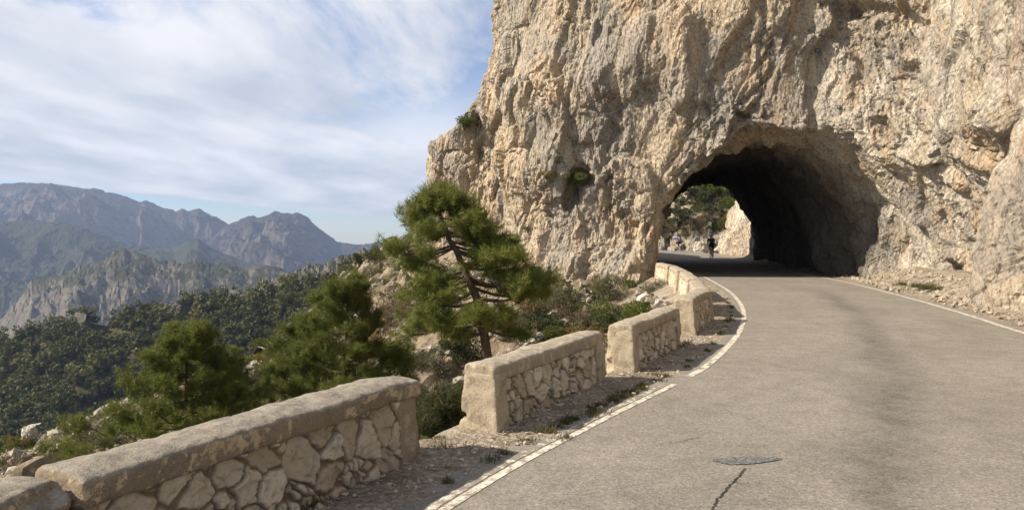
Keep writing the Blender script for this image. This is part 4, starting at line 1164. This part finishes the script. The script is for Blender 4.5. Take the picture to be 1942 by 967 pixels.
for (px, py) in [(590, 957), (600, 962), (575, 966), (1300, 655), (1305, 652), (1290, 658), (1070, 832), (1135, 785), (1120, 790), (1020, 740), (840, 850)]:
    g_ = G(px, py); sp.append((g_[0], g_[1], 0.01, random.uniform(0.06, 0.12)))
grass(sp, 'grass', 'sparse dark grass tufts along the shoulder')
sp = [(G(px, py)[0], G(px, py)[1], 0.12, random.uniform(0.1, 0.2)) for (px, py) in [(1745, 553), (1755, 554), (1765, 556), (1735, 552), (1775, 558), (1770, 553), (1750, 556), (1710, 548)]]
grass(sp, 'grass', 'green grass clump at the foot of the right cliff', 0.2, 220)

# ------------------------------------------------------------------ boulders
def boulder(name, label, loc, size, seed, mat, group=None, sub=0.07, cat='boulder'):
    n = int(2.6 / sub); ax = np.linspace(-1.3, 1.3, n); X, Y, Z = np.meshgrid(ax, ax, ax, indexing='ij')
    P = np.stack([X.ravel(), Y.ravel(), Z.ravel()], 1).astype(np.float32)
    rg = np.random.default_rng(seed); d = np.full(len(P), -9.0, np.float32)
    for _ in range(13):
        nn = unit(rg.normal(size=3)); d = np.maximum(d, P @ nn.astype(np.float32) - rg.uniform(0.6, 0.95))
    d = d + 0.10 * fbm(P * 2.2, 4, seed)
    v, q = surface_nets(d.reshape(X.shape), (-1.3,) * 3, ax[1] - ax[0])
    o = mesh_np(name, v * np.array(size), q, mat)
    o.location = loc; o.rotation_euler = (0, 0, seed)
    return tag(o, label, cat, group)
M_PALE = rock_material('pale_boulder', (0.56, 0.51, 0.43), (0.46, 0.42, 0.36), (0.45, 0.36, 0.25), (0, 0, 0), (1, 1, 1), 0.5, 0.5)
h_ = hit(52, 842)
if h_: boulder('boulder', 'upright pale boulder on the rocky knoll bottom left', (h_[0], h_[1], h_[2] + 0.25), (0.24, 0.22, 0.36), 3, M_PALE, 'pale boulders on the hillside')
for k, (px, py, s, lb) in enumerate([(1262, 592, 0.35, 'white boulder beside the sixth parapet'), (1225, 570, 0.4, 'white boulder at the end of the pillar foot'), (1000, 655, 0.3, 'white stone behind the second parapet'), (1055, 600, 0.35, 'white stone below the olive bush'), (500, 675, 0.6, 'pale rock by the skyline of the left spur'), (470, 690, 0.5, 'pale rock right of the broad pine'), (480, 720, 0.4, 'pale rock low between the left pines')]):
    h_ = hit(px, py)
    if h_: boulder('boulder', lb, (h_[0], h_[1], h_[2] + s * .2), (s, s * .8, s * .7), 10 + k, M_PALE, 'pale boulders on the hillside')

# ------------------------------------------------------------------ beyond the tunnel: cut face and scrubby hill
M_CUT = rock_material('road_cut_rock', (0.40, 0.345, 0.26), (0.33, 0.30, 0.25), (0.36, 0.27, 0.17), (0.5, 0.4, 0.2), (1.0, 1.0, 0.35), 0.6)
xs = np.arange(2, 30, 0.22); hs = np.arange(0, 40, 0.22)
X, Hh = np.meshgrid(xs, hs, indexing='ij'); X, Hh = X.ravel(), Hh.ravel()
# arc length up the section: steep cut to 3.2 m, then a 38 degree slope
yb = 83 - 0.35 * (X - 14)
z = np.where(Hh < 3.6, Hh * 0.93, 3.35 + (Hh - 3.6) * 0.66); y = yb + np.where(Hh < 3.6, Hh * 0.30, 1.1 + (Hh - 3.6) * 0.75)
P = np.stack([X, y, z], 1).astype(np.float32)
Q = P * np.array([1, 1, 0.4])
dsp = 0.55 * facet(Q / 1.2, 201, 1.3) + 0.25 * facet(Q / 0.5, 202, 1.3) + 0.5 * fbm(P / 5, 3, 203)
P[:, 1] -= dsp * np.where(Hh < 4.2, 1.0, 0.6); P[:, 2] += 0.3 * dsp; P[Hh < 0.1, 2] = -0.3
farh = mesh_np('far_hillside', P, grid_faces(len(xs), len(hs))[:, ::-1], M_CUT)
tag(farh, 'rocky road cut and hillside seen through the tunnel', None, None, 'structure')
FH = BVHTree.FromPolygons(P.tolist(), grid_faces(len(xs), len(hs)).tolist())
def far_hit(px, py):
    o = Vector((0, 0, CZ)); w = (Vector(W(px, py, 10)) - o).normalized(); r = FH.ray_cast(o, w); return r[0]
FS = [(1290, 400, 26, 'dark'), (1310, 425, 30, 'brown'), (1285, 430, 24, 'olive'), (1335, 380, 36, 'dark'), (1360, 365, 46, 'green'), (1385, 390, 40, 'green'), (1380, 415, 34, 'yellow'), (1345, 410, 30, 'brown'), (1320, 395, 24, 'olive'), (1330, 430, 22, 'brown'), (1305, 360, 30, 'dark'), (1395, 360, 30, 'dark'),
      (1365, 430, 28, 'green'), (1363, 480, 30, 'yellow'), (1268, 452, 16, 'dark'), (1335, 350, 30, 'green'), (1310, 380, 24, 'brown'), (1350, 395, 26, 'dark'), (1300, 440, 20, 'olive'), (1270, 420, 22, 'olive')]
rel = ['leftmost low', 'dry', 'pale', 'broad', 'tallest bright green', 'bushy right hand', 'yellow green', 'brown middle', 'small olive', 'brown ledge', 'dark upper left', 'dark upper right', 'green ledge', 'roadside yellow', 'tiny dark roadside', 'topmost green', 'brown upper', 'dark central', 'grey ledge', 'faint left']
for (px, py, wpx, kd), r_ in zip(FS, rel):
    l = far_hit(px, py + 8)
    if l is None: continue
    s = wpx / F * l.y / 0.95
    shrub(kd, (l.x, l.y, l.z - 0.1 * s), s, r_ + ' shrub on the slope seen through the tunnel', 0.9, 'shrubs seen through the tunnel')
sp = []
for _ in range(420):
    px = random.uniform(1230, 1450); py = random.uniform(330, 440); l = far_hit(px, py)
    if l is not None: sp.append((l.x, l.y, l.z, random.uniform(0.5, 1.3)))
scrub_field('scrub', sp[::2], M_BUSH['olive'], 'low olive scrub on the slope seen through the tunnel', 110, 0.12)
scrub_field('scrub', sp[1::2], M_BUSH['dark'], 'low dark scrub on the slope seen through the tunnel', 110, 0.12)
wb = W(1328, 478, 74)
boulder('boulder', 'large white boulder beside the road beyond the tunnel', (wb[0], 74, 0.2), (1.25, 0.9, 1.15), 8, M_PALE)
# ground plane beyond the tunnel so that the road has verges
vg = mesh_np('roadside', [(2, 51, -0.06), (26, 51, -0.06), (30, 100, -0.06), (-4, 100, -0.06)], [[0, 1, 2, 3]], M_DIRT)
tag(vg, 'bare roadside ground beyond the tunnel', None, None, 'structure')
M_METAL = simple('galvanised_steel', (0.30, 0.31, 0.32), 0.5, 0.5, 8, 0.2)
pb = W(1272, 479, 72)
post = empty('marker_post', (pb[0], 72, -0.05)); tag(post, 'thin grey roadside post beyond the tunnel, left of the cyclists', 'post')
MB().tube([(0, 0, 0), (0, 0, 1.35)], 0.03, 8).build('pole', M_METAL, post, True)
MB().ball((0, 0, 1.36), (0.034, 0.034, 0.02), 8, 4).build('cap', M_METAL, post, True)

# ------------------------------------------------------------------ rock netting, cables, anchors
M_WIRE = simple('net_wire', (0.13, 0.12, 0.105), 0.5, 0.5, 3, 0.2)
def net(label, origin, uvec, vvec, nu, nv, cast, off, rad, cables=(), smooth=2, mask=None):
    """diamond mesh draped over the rock: (nu x nv) nodes cast on the cliff"""
    O, U, Vv, Cc = Vector(origin), Vector(uvec), Vector(vvec), Vector(cast).normalized()
    T = np.full((nu, nv), np.nan)
    for i in range(nu):
        for j in range(nv):
            r = CL_BVH.ray_cast(O + U * i + Vv * j, Cc)
            if r[0] is not None and r[3] < 16: T[i, j] = r[3]
    # drape: hang from the outermost rock nearby
    bad = np.isnan(T); Tf = np.where(bad, np.nanmedian(T), T)
    for _ in range(smooth):
        pd = np.pad(Tf, 1, mode='edge')
        nb = np.stack([pd[1 + a:nu + 1 + a, 1 + b:nv + 1 + b] for a in (-1, 0, 1) for b in (-1, 0, 1)])
        Tf = np.minimum(Tf, nb.mean(0))
    Tf -= off
    P = np.array([[list(O + U * i + Vv * j + Cc * float(Tf[i, j])) for j in range(nv)] for i in range(nu)])
    ok = ~bad
    if mask is not None: ok &= mask(P)
    E = []
    for i in range(nu - 1):
        for j in range(nv - 1):
            if (i + j) % 2 == 0:
                if ok[i, j] and ok[i + 1, j + 1] and abs(Tf[i, j] - Tf[i + 1, j + 1]) < 0.5: E.append((P[i, j], P[i + 1, j + 1]))
            else:
                if ok[i + 1, j] and ok[i, j + 1] and abs(Tf[i + 1, j] - Tf[i, j + 1]) < 0.5: E.append((P[i + 1, j], P[i, j + 1]))
    E = np.array(E); A, B = E[:, 0], E[:, 1]; t = unit(B - A)
    s1 = unit(np.cross(t, np.array([0.3, 0.9, 0.1]))); s2 = np.cross(t, s1)
    ring = [s1, -0.5 * s1 + 0.866 * s2, -0.5 * s1 - 0.866 * s2]
    V = np.stack([A + rad * r_ for r_ in ring] + [B + rad * r_ for r_ in ring], 1).reshape(-1, 3)
    b = (np.arange(len(E)) * 6)[:, None, None]
    F_ = (np.array([[0, 1, 4, 3], [1, 2, 5, 4], [2, 0, 3, 5]])[None] + b).reshape(-1, 4)
    root = empty('rockfall_net', origin); tag(root, label, 'netting', 'steel nets draped over the cliff')
    o = mesh_np('wire_mesh', V - np.array(origin), F_, M_WIRE, False, root)
    for path in cables:
        c = MB(); pts = []
        for (i0, j0), (i1, j1) in zip(path[:-1], path[1:]):
            for s in np.linspace(0, 1, 24): 
                i, j = int(round(i0 + (i1 - i0) * s)), int(round(j0 + (j1 - j0) * s)); i = min(max(i, 0), nu - 1); j = min(max(j, 0), nv - 1)
                if ok[i, j]: pts.append(P[i, j] - np.array(cast) / np.linalg.norm(cast) * 0.03 - np.array(origin))
        if len(pts) > 3:
            pts = np.array(pts); k = np.ones(len(pts), bool); k[1:] = np.linalg.norm(np.diff(pts, axis=0), axis=1) > 0.05; pts = pts[k]
            for _ in range(2): pts[1:-1] = (pts[:-2] + pts[2:] + pts[1:-1]) / 3
            c.tube(pts, 0.008, 4).build('cable', M_WIRE, root, True)
    return root
net('wide steel rockfall net with cables hanging over the right cliff', (5.0, 11.0, 0.9), (0.01, 0.115, 0), (0, 0, 0.115), 148, 122, (0.95, 0.25, 0.0), 0.05, 0.0028,
    cables=[((10, 14), (147, 18)), ((0, 45), (147, 50)), ((0, 84), (147, 80)), ((30, 0), (34, 121)), ((75, 0), (80, 121)), ((118, 30), (122, 121)), ((60, 45), (100, 84))])
net('smaller rockfall net over the brow left of the tunnel arch', (3.6, 22, 3.4), (0.10, 0, 0), (0, 0, 0.10), 64, 70, (0.05, 1, 0), 0.05, 0.0028, cables=[((0, 38), (63, 50)), ((0, 60), (63, 66))], mask=lambda P: P[:, :, 1] < 31)
net('small patch of netting over the hollow in the pillar', (1.9, 24, 2.6), (0.06, 0, 0), (0, 0, 0.06), 30, 36, (0, 1, 0), 0.1, 0.003, smooth=14)
M_PLATE = simple('anchor_steel', (0.08, 0.085, 0.09), 0.5, 0.5, 8, 0.2)
M_GLOSS = simple('anchor_cap', (0.35, 0.35, 0.34), 0.5, 0.5, 8, 0.1)
for (px, py, lb) in [(1463, 103, 'left of the two small anchor plates high above the arch'), (1549, 96, 'right of the two small anchor plates high above the arch'), (1795, 418, 'anchor plate on the long cable over the right cliff'), (1590, 205, 'anchor plate below the cable above the arch right shoulder')]:
    loc, nor = cliff_hit(px, py)
    if loc is None: continue
    r = empty('anchor_plate', loc + nor * 0.03); r.rotation_euler = nor.to_track_quat('Z', 'Y').to_euler(); tag(r, lb, 'anchor plate', 'anchor plates in the cliff')
    MB().box((0, 0, 0.01), (0.15, 0.15, 0.02)).build('plate', M_PLATE, r)
    MB().tube([(0, 0, 0.02), (0, 0, 0.07)], [0.03, 0.022], 8).build('nut', M_GLOSS, r, True)
    MB().tube([(0, 0, 0.09), (0, 0, 0.2)], 0.014, 6).build('bolt', M_PLATE, r, True)

# ------------------------------------------------------------------ far hills and mountains
def hill_mat(name, veg, rock, veg2, amt, scale, tilt=None):
    m = NT(name, 0.95, 0.05); v = m.coord()
    ge = m.n('ShaderNodeNewGeometry'); sx = m.n('ShaderNodeSeparateXYZ'); m.l(ge.outputs['Normal'], sx.inputs[0])
    st = m.math('SUBTRACT', 1.0, sx.outputs[2])
    k = m.math('ADD', m.math('MULTIPLY', st, amt), m.math('MULTIPLY', m.math('SUBTRACT', m.noise(v, scale, 7, 0.68), 0.5), 1.6))
    c = m.mix(m.ramp(m.noise(v, scale * 3.1, 5, 0.6), [(0.35, 0.0), (0.65, 1.0)]), veg, veg2)
    c = m.mix(m.ramp(k, [(0.35, 0.0), (0.62, 1.0)]), c, rock)
    c = m.mix(1.0, c, m.ramp(m.noise(v, scale * 14, 6, 0.75), [(0.3, 0.6), (0.65, 1.15)]), 'MULTIPLY')
    m.col(c); m.bump(m.noise(v, scale * 9, 8, 0.75), 0.8, 1.2 / scale * 0.05)
    return m.m
def ridge(name, label, sil, D, depth, drop, amp, nscale, mat, na=360, nr=110, back=0.35, seed=0, crestn=0.0, profile=1.0, smallamp=0.0, dfun=None):
    """sil: photo pixels of the crest; D: its distance; the mountain falls towards us over `depth` metres"""
    sil = np.array(sil, float); px = np.linspace(sil[0, 0], sil[-1, 0], na); py = np.interp(px, sil[:, 0], sil[:, 1])
    t = np.concatenate([np.linspace(-back, 0, nr // 5, endpoint=False), np.linspace(0, 1, nr)])
    PX, T = np.meshgrid(px, t, indexing='ij'); PY = np.repeat(py[:, None], len(t), 1)
    Dd = D + (dfun(PX) if dfun is not None else 0)
    u = (PX - 971) / F
    r = Dd - T * depth
    zc = CZ - (PY - 446) / F * Dd
    X = u * r; Y = r
    P = np.stack([X.ravel(), Y.ravel(), np.zeros(X.size)], 1)
    Tf = T.ravel()
    z = zc.ravel() - drop * np.where(Tf > 0, Tf ** profile, -Tf * 1.2)
    rg = ridged(P / nscale + seed, 5, 400 + seed, 0.52)
    z = z + amp * (rg - 1.35) * sstep(0.0, 0.22, np.abs(Tf)) + crestn * fbm(P / (nscale * 0.22), 4, 420 + seed)
    if smallamp:
        z = z + smallamp * facet(np.stack([P[:, 0], P[:, 1], z * 0.6], 1) / (nscale * 0.16), 430 + seed, 1.4) + 0.5 * smallamp * facet(np.stack([P[:, 0], P[:, 1], z * 0.5], 1) / (nscale * 0.07), 431 + seed, 1.4)
    P[:, 2] = z
    o = mesh_np(name, P, grid_faces(na, len(t))[:, ::-1], mat, smallamp == 0)
    tag(o, label, None, None, 'structure'); return o, P.reshape(na, len(t), 3)
M_FARM = hill_mat('far_mountain', (0.036, 0.032, 0.021), (0.15, 0.125, 0.098), (0.060, 0.050, 0.033), 1.1, 0.0022)
M_MIDM = hill_mat('green_mountain', (0.040, 0.048, 0.024), (0.16, 0.14, 0.11), (0.062, 0.066, 0.034), 0.7, 0.004)
M_CRAG = hill_mat('grey_crags', (0.040, 0.044, 0.025), (0.19, 0.165, 0.135), (0.075, 0.075, 0.042), 0.95, 0.012)
ridge('mountain', 'broad blue grey mountain massif on the left skyline', [(-700, 420), (-400, 390), (-200, 372), (-60, 356), (0, 350), (60, 345), (110, 350), (180, 360), (230, 370), (265, 384), (278, 381), (300, 390), (335, 402), (348, 395), (358, 400), (378, 395), (400, 408), (435, 426), (480, 455), (560, 500), (620, 530)], 5200, 2300, 620, 240, 900, M_FARM, 520, 200, seed=1, crestn=7, smallamp=9)
ridge('mountain', 'pyramid shaped blue grey mountain on the middle skyline', [(330, 520), (380, 470), (425, 432), (450, 420), (472, 410), (490, 413), (520, 403), (540, 401), (565, 405), (585, 415), (610, 437), (640, 458), (680, 464), (720, 459), (760, 466), (900, 480), (1100, 470), (1500, 460)], 4600, 1700, 420, 160, 700, M_FARM, 440, 180, seed=2, crestn=6, smallamp=9)
ridge('green_ridge', 'dark green ridge below the far massif on the left', [(-500, 440), (-200, 430), (-60, 415), (0, 418), (60, 420), (130, 424), (180, 440), (240, 462), (330, 470), (360, 455), (375, 452), (400, 468), (450, 490), (560, 520), (640, 540)], 3300, 1100, 380, 70, 420, M_MIDM, 400, 140, seed=3, crestn=4, smallamp=5)
ridge('crag_ridge', 'jagged grey limestone crags in the hazy middle distance', [(-500, 720), (-200, 680), (-60, 650), (0, 605), (30, 570), (58, 528), (90, 525), (110, 520), (150, 505), (165, 500), (185, 490), (200, 488), (215, 476), (240, 472), (258, 478), (300, 492), (350, 496), (372, 488), (400, 500), (460, 506), (520, 504), (560, 512), (640, 520), (760, 510), (1000, 500)], 1750, 620, 330, 80, 260, M_CRAG, 460, 150, seed=4, crestn=4, smallamp=8, profile=0.85)
ridge('ridge_spur', 'rocky wooded spur dropping from the right into the valley', [(300, 640), (400, 600), (440, 572), (480, 545), (520, 528), (560, 512), (600, 500), (640, 486), (680, 478), (740, 462), (900, 450), (1200, 440)], 900, 300, 120, 16, 90, M_CRAG, 300, 80, seed=5, crestn=2, smallamp=5)
FH_SIL = [(-500, 720), (-200, 680), (0, 655), (60, 640), (110, 622), (150, 612), (200, 618), (250, 600), (300, 594), (350, 588), (400, 580), (450, 575), (500, 560), (550, 548), (600, 535), (650, 520), (720, 495), (900, 470), (1100, 460)]
M_FORFLOOR = hill_mat('forest_floor', (0.065, 0.060, 0.028), (0.22, 0.185, 0.14), (0.11, 0.09, 0.05), 0.3, 0.03)
fh, FP = ridge('wooded_hill', 'pine covered hillside across the near valley', FH_SIL, 420, 230, 84, 9, 70, M_FORFLOOR, 330, 110, seed=6, crestn=1.2, profile=1.0)
# valley floor reaching the horizon
xs = np.linspace(-9000, 9000, 60); X, Y = np.meshgrid(xs, np.linspace(-3000, 9000, 50), indexing='ij')
vf = mesh_np('valley', np.stack([X.ravel(), Y.ravel(), -420 + 30 * perlin(np.stack([X.ravel() / 900, Y.ravel() / 900, 0 * X.ravel()], 1), 500)], 1), grid_faces(60, 50), M_MIDM, True)
tag(vf, 'valley floor far below', None, None, 'structure')

# rock knobs on the wooded hill
for (px, py, s, lb) in [(158, 612, 9, 'dark rock knob standing on the wooded hill skyline at the left'), (345, 585, 11, 'dark rounded outcrop on the wooded hill skyline in the middle')]:
    p = W(px, py, 412); boulder('rock_outcrop', lb, (p[0], 412, p[2]), (s * .55, s * .5, s * .62), int(s), M_CRAG, 'outcrops on the wooded hill', cat='outcrop')

# far pines
def far_pine_mesh(seed, n=170):
    rg = np.random.default_rng(seed)
    k = 8; lob = rg.normal(size=(k, 3)) * np.array([0.26, 0.26, 0.22]) + np.array([0, 0, 0.62]); lr = rg.uniform(0.15, 0.26, k)
    who = rg.integers(0, k, n); dv = unit(rg.normal(size=(n, 3))); C = lob[who] + dv * lr[who][:, None] * rg.uniform(0.6, 1.05, (n, 1))
    nrm = unit(dv + rg.normal(size=(n, 3)) * 0.5); a = unit(np.cross(nrm, rg.normal(size=(n, 3)))); b = np.cross(nrm, a); s = rg.uniform(0.06, 0.115, (n, 1))
    V = np.stack([C + a * s, C - 0.5 * a * s + 0.8 * b * s, C - 0.5 * a * s - 0.8 * b * s], 1).reshape(-1, 3)
    return V
FPM = [far_pine_mesh(600 + i, 230) for i in range(5)]
FPO = []
for Vx in FPM:
    crown = mesh_np('crown', Vx, np.arange(len(Vx)).reshape(-1, 3), M_NEEDLE_FAR, link=False).data
    t_ = MB().tube([(0, 0, -0.1), (0.02, 0, 0.3), (0, 0, 0.75)], [0.035, 0.025, 0.01], 5).build('trunk', M_BARK, None, link=False).data
    FPO.append((crown, t_))
cand = []
rs = np.random.default_rng(77)
tries = 0
nr = FP.shape[1]; nb = 110 // 5
while len(cand) < 4200 and tries < 40000:
    tries += 1
    i = rs.integers(60, 290); j = nb - 3 + int(rs.random() * 96)
    p = FP[i, j] + np.array([rs.uniform(-1, 1), rs.uniform(-1, 1), 0]) * 1.2
    dens = perlin(np.array([[p[0] / 30, p[1] / 30, 0]]), 610)[0]
    left = (p[0] / p[1] * F + 971) < 260 and j < nb + 30
    if rs.random() > (1.1 + 0.9 * dens - (0.35 if left else 0)): continue
    cand.append((p[0], p[1], p[2] - 0.3, 3.2 + 7.5 * rs.random() ** 1.5))
cand.sort(key=lambda c: math.hypot(c[0], c[1]) + 3 * abs(c[3] - 8))
# individuals: the nearest ones the camera can see over the near slope
def visible(c):
    px = 971 + F * c[0] / c[1]; py = 446 + F * (CZ - (c[2] + c[3] * .6)) / c[1]
    lim = np.interp(px, [-40, 0, 220, 330, 490, 600, 720], [900, 862, 795, 760, 680, 560, 470])
    return -20 < px < 730 and py < lim
vis = [c for c in cand if visible(c)]; rest = [c for c in cand if not visible(c)]
ind = vis[:295]; rest = vis[295:] + rest
for c in ind:
    root = empty('pine_tree', c[:3], rs.uniform(0, 6.28)); root.scale = (c[3] * rs.uniform(.85, 1.15), c[3], c[3] * rs.uniform(.8, 1.1))
    tag(root, 'pine among the many on the wooded hill across the valley', 'pine tree', 'pines of the wooded hill')
    cr, tk = FPO[int(rs.integers(0, 5))]
    for nm, me in (('crown', cr), ('trunk', tk)):
        o = bpy.data.objects.new(nm, me); COL.objects.link(o); o.parent = root
VV = []
for c in rest:
    V = FPM[int(rs.integers(0, 5))]; a = rs.uniform(0, 6.28); s = c[3]
    VV.append(np.stack([V[:, 0] * math.cos(a) - V[:, 1] * math.sin(a), V[:, 0] * math.sin(a) + V[:, 1] * math.cos(a), V[:, 2]], 1) * s + np.array(c[:3]))
V = np.concatenate(VV)
tag(mesh_np('pine_wood', V, np.arange(len(V)).reshape(-1, 3), M_NEEDLE_FAR), 'the rest of the pine wood on the hill across the valley', 'wood', None, 'stuff')
# trees on the spur behind
print('far pines', len(ind), len(rest))

# ------------------------------------------------------------------ cyclists
def skin(name, verts, edges, radii, mat, parent, sub=2):
    me = bpy.data.meshes.new(name); me.from_pydata(verts, edges, [])
    o = bpy.data.objects.new(name, me); COL.objects.link(o); o.parent = parent
    o.modifiers.new('skin', 'SKIN'); me.materials.append(mat)
    for i, r in enumerate(radii):
        sv = me.skin_vertices[0].data[i]; sv.radius = (r, r) if np.isscalar(r) else r; sv.use_root = (i == 0)
    s = o.modifiers.new('sub', 'SUBSURF'); s.levels = sub; s.render_levels = sub
    bake(o); o.data.polygons.foreach_set('use_smooth', [True] * len(o.data.polygons)); return o
M_SKIN = simple('skin', (0.42, 0.25, 0.17), 0.6, 0.3, 10, 0.1)
M_RUB = simple('black_rubber', (0.02, 0.02, 0.02), 0.8, 0.2, 10, 0.2)
M_BLK = simple('black_lycra', (0.022, 0.022, 0.026), 0.7, 0.3, 10, 0.2)
M_BLUE = simple('blue_jersey', (0.07, 0.07, 0.26), 0.7, 0.3, 10, 0.2)
M_JDARK = simple('dark_jersey', (0.035, 0.03, 0.04), 0.7, 0.3, 10, 0.2)
M_WHT = simple('white_helmet', (0.75, 0.75, 0.75), 0.4, 0.4, 10, 0.05)
M_FRM = simple('bicycle_paint', (0.05, 0.05, 0.06), 0.35, 0.5, 10, 0.1)
M_REDH = simple('blue_helmet', (0.10, 0.12, 0.35), 0.4, 0.4, 10, 0.05)
def bicycle(loc, rz, label):
    r = empty('bicycle', loc, rz); tag(r, label, 'bicycle')
    for y in (-0.50, 0.52):
        w = MB(); w.torus((0, y, 0.34), 0.325, 0.016); t_ = w.build('wheel', M_RUB, r, True)
        s = MB()
        for k in range(14):
            a = 2 * math.pi * k / 14; s.tube([(0.02 * (-1) ** k, y, 0.34), (0, y + 0.315 * math.cos(a), 0.34 + 0.315 * math.sin(a))], 0.0025, 3)
        s.torus((0, y, 0.34), 0.308, 0.010); s.tube([(-0.05, y, 0.34), (0.05, y, 0.34)], 0.02, 8); s.build('rim', M_METAL, t_, True)
    f = MB()
    BB, ST, HT, HB = (0, -0.05, 0.28), (0, -0.20, 0.80), (0, 0.36, 0.84), (0, 0.39, 0.68)
    for a, b, q in ((BB, ST, .017), (ST, HT, .016), (BB, HB, .020), (HT, HB, .02), ((-.03, -.5, .34), BB, .010), ((.03, -.5, .34), BB, .010), ((-.03, -.5, .34), (0, -.19, .76), .008), ((.03, -.5, .34), (0, -.19, .76), .008), (HB, (-.045, .52, .34), .012), (HB, (.045, .52, .34), .012)): f.tube([a, b], q, 7)
    f.build('frame', M_FRM, r, True)
    MB().tube([(0, -0.2, .8), (0, -0.23, .93)], .014, 6).ball((0, -.22, .95), (.07, .13, .028), 10, 6).build('saddle', M_RUB, r, True)
    h = MB(); h.tube([(0, .36, .84), (0, .44, .93)], .015, 6)
    for s in (-1, 1): h.tube([(0, .44, .93), (s * .18, .45, .93), (s * .2, .53, .92), (s * .2, .55, .85), (s * .2, .46, .80)], .014, 6)
    h.build('handlebar', M_RUB, r, True)
    c = MB(); c.torus((0.03, -.05, .28), .09, .006); c.tube([(.06, -.05, .28), (.07, .02, .13)], .01, 5); c.tube([(-.06, -.05, .28), (-.07, -.12, .43)], .01, 5)
    c.box((.12, .02, .13), (.09, .08, .02)); c.box((-.12, -.12, .43), (.09, .08, .02)); c.build('crank', M_METAL, r, True)
    return r
def cyclist(loc, rz, label, jersey, helmet):
    r = empty('person', loc, rz); tag(r, label, 'person')
    V = [(0, -.20, 1.02), (0, -.10, 1.16), (0, .06, 1.32), (0, .20, 1.44), (0, .27, 1.52), (0, .34, 1.62), (0, .36, 1.70),
         (.19, .19, 1.42), (.25, .32, 1.20), (.20, .50, .98), (.20, .55, .93), (-.19, .19, 1.42), (-.25, .32, 1.20), (-.20, .50, .98), (-.20, .55, .93),
         (.10, -.17, .98), (.12, .12, .60), (.12, -.05, .22), (.12, .06, .16), (-.10, -.17, .98), (-.12, .20, .88), (-.12, -.16, .52), (-.12, -.06, .46)]
    E = [(0, 1), (1, 2), (2, 3), (3, 4), (4, 5), (5, 6), (3, 7), (7, 8), (8, 9), (9, 10), (3, 11), (11, 12), (12, 13), (13, 14), (0, 15), (15, 16), (16, 17), (17, 18), (0, 19), (19, 20), (20, 21), (21, 22)]
    Rr = [(.15, .12), (.14, .11), (.16, .12), (.13, .10), .055, (.075, .095), (.07, .09), .06, .042, .032, .035, .06, .042, .032, .035, .095, .062, .038, .04, .095, .062, .038, .04]
    skin('body', V, E, Rr, M_SKIN, r)
    def cl(name, ids, ed, k, mat):
        return skin(name, [V[i] for i in ids], ed, [(Rr[i] + k if np.isscalar(Rr[i]) else (Rr[i][0] + k, Rr[i][1] + k)) for i in ids], mat, r)
    ids = [1, 0, 2, 3, 7, 8, 11, 12]; cl('jersey', ids, [(0, 1), (0, 2), (2, 3), (3, 4), (4, 5), (3, 6), (6, 7)], .022, jersey)
    V2 = {15: 0}
    skin('shorts', [V[0], V[15], (.115, .06, .72), V[19], (-.115, .12, .895)], [(0, 1), (1, 2), (0, 3), (3, 4)], [(.17, .145), .115, .088, .115, .088], M_BLK, r)
    for s in (1, -1):
        a, b = (V[17], V[18]) if s == 1 else (V[21], V[22])
        MB().ball((a[0], a[1] + .06, a[2] - .045), (.045, .13, .045), 10, 6).build('shoe', M_BLK, r, True)
        g = MB(); hx, hy, hz = V[10] if s == 1 else V[14]
        g.ball((hx, hy - .01, hz), (.036, .045, .03), 8, 5)
        for k in range(4): g.tube([(hx - .024 + .016 * k, hy + .02, hz + .01), (hx - .024 + .016 * k, hy + .055, hz), (hx - .024 + .016 * k, hy + .05, hz - .03)], .008, 5)
        g.tube([(hx - s * .03, hy, hz), (hx - s * .035, hy + .035, hz - .02)], .009, 5)
        g.build('glove', M_BLK, r, True)
    fc = MB(); fc.tube([(0, .44, 1.66), (0, .475, 1.635), (0, .445, 1.625)], [.012, .018, .012], 6)
    for s in (-1, 1): fc.ball((s * .032, .44, 1.67), .013, 8, 5); fc.ball((s * .082, .35, 1.65), (.012, .022, .032), 8, 5)
    fc.box((0, .437, 1.595), (.05, .01, .012)); fc.build('face', M_SKIN, r, True)
    hv = MB(); hv.ball((0, .34, 1.72), (.098, .135, .085), 14, 8); 
    for s in (-1, 0, 1): hv.tube([(s * .05, .22, 1.74), (s * .055, .34, 1.81), (s * .04, .45, 1.75)], .014, 6)
    hv.build('helmet', helmet, r, True)
    return r
c1 = W(1349, 491, 54); c2 = W(1285, 478, 74)
RZ1, RZ2 = R(-8), R(28)
bicycle((c1[0], 54, 0.0), RZ1, 'dark bicycle ridden by the nearer cyclist in black')
cyclist((c1[0], 54, 0.0), RZ1, 'nearer cyclist in a dark jersey and white helmet riding away beyond the tunnel', M_JDARK, M_WHT)
bicycle((c2[0], 74, 0.0), RZ2, 'dark bicycle ridden by the farther cyclist in blue')
cyclist((c2[0], 74, 0.0), RZ2, 'farther cyclist in a blue jersey bent over the handlebar beyond the tunnel', M_BLUE, M_REDH)

# ------------------------------------------------------------------ haze
hz = bpy.data.materials.new('haze_air'); hz.use_nodes = True; nt = hz.node_tree; nt.nodes.clear()
o_ = nt.nodes.new('ShaderNodeOutputMaterial'); pv = nt.nodes.new('ShaderNodeVolumePrincipled')
pv.inputs['Color'].default_value = (0.46, 0.60, 0.90, 1); pv.inputs['Density'].default_value = 0.95e-4; pv.inputs['Anisotropy'].default_value = 0.1
nt.links.new(pv.outputs[0], o_.inputs['Volume'])
hb = MB().box((0, 2600, -45), (24000, 7400, 900)).build('haze', hz)
tag(hb, 'thin blue haze filling the valley', 'haze', None, 'stuff')
print('objects', len(bpy.data.objects))
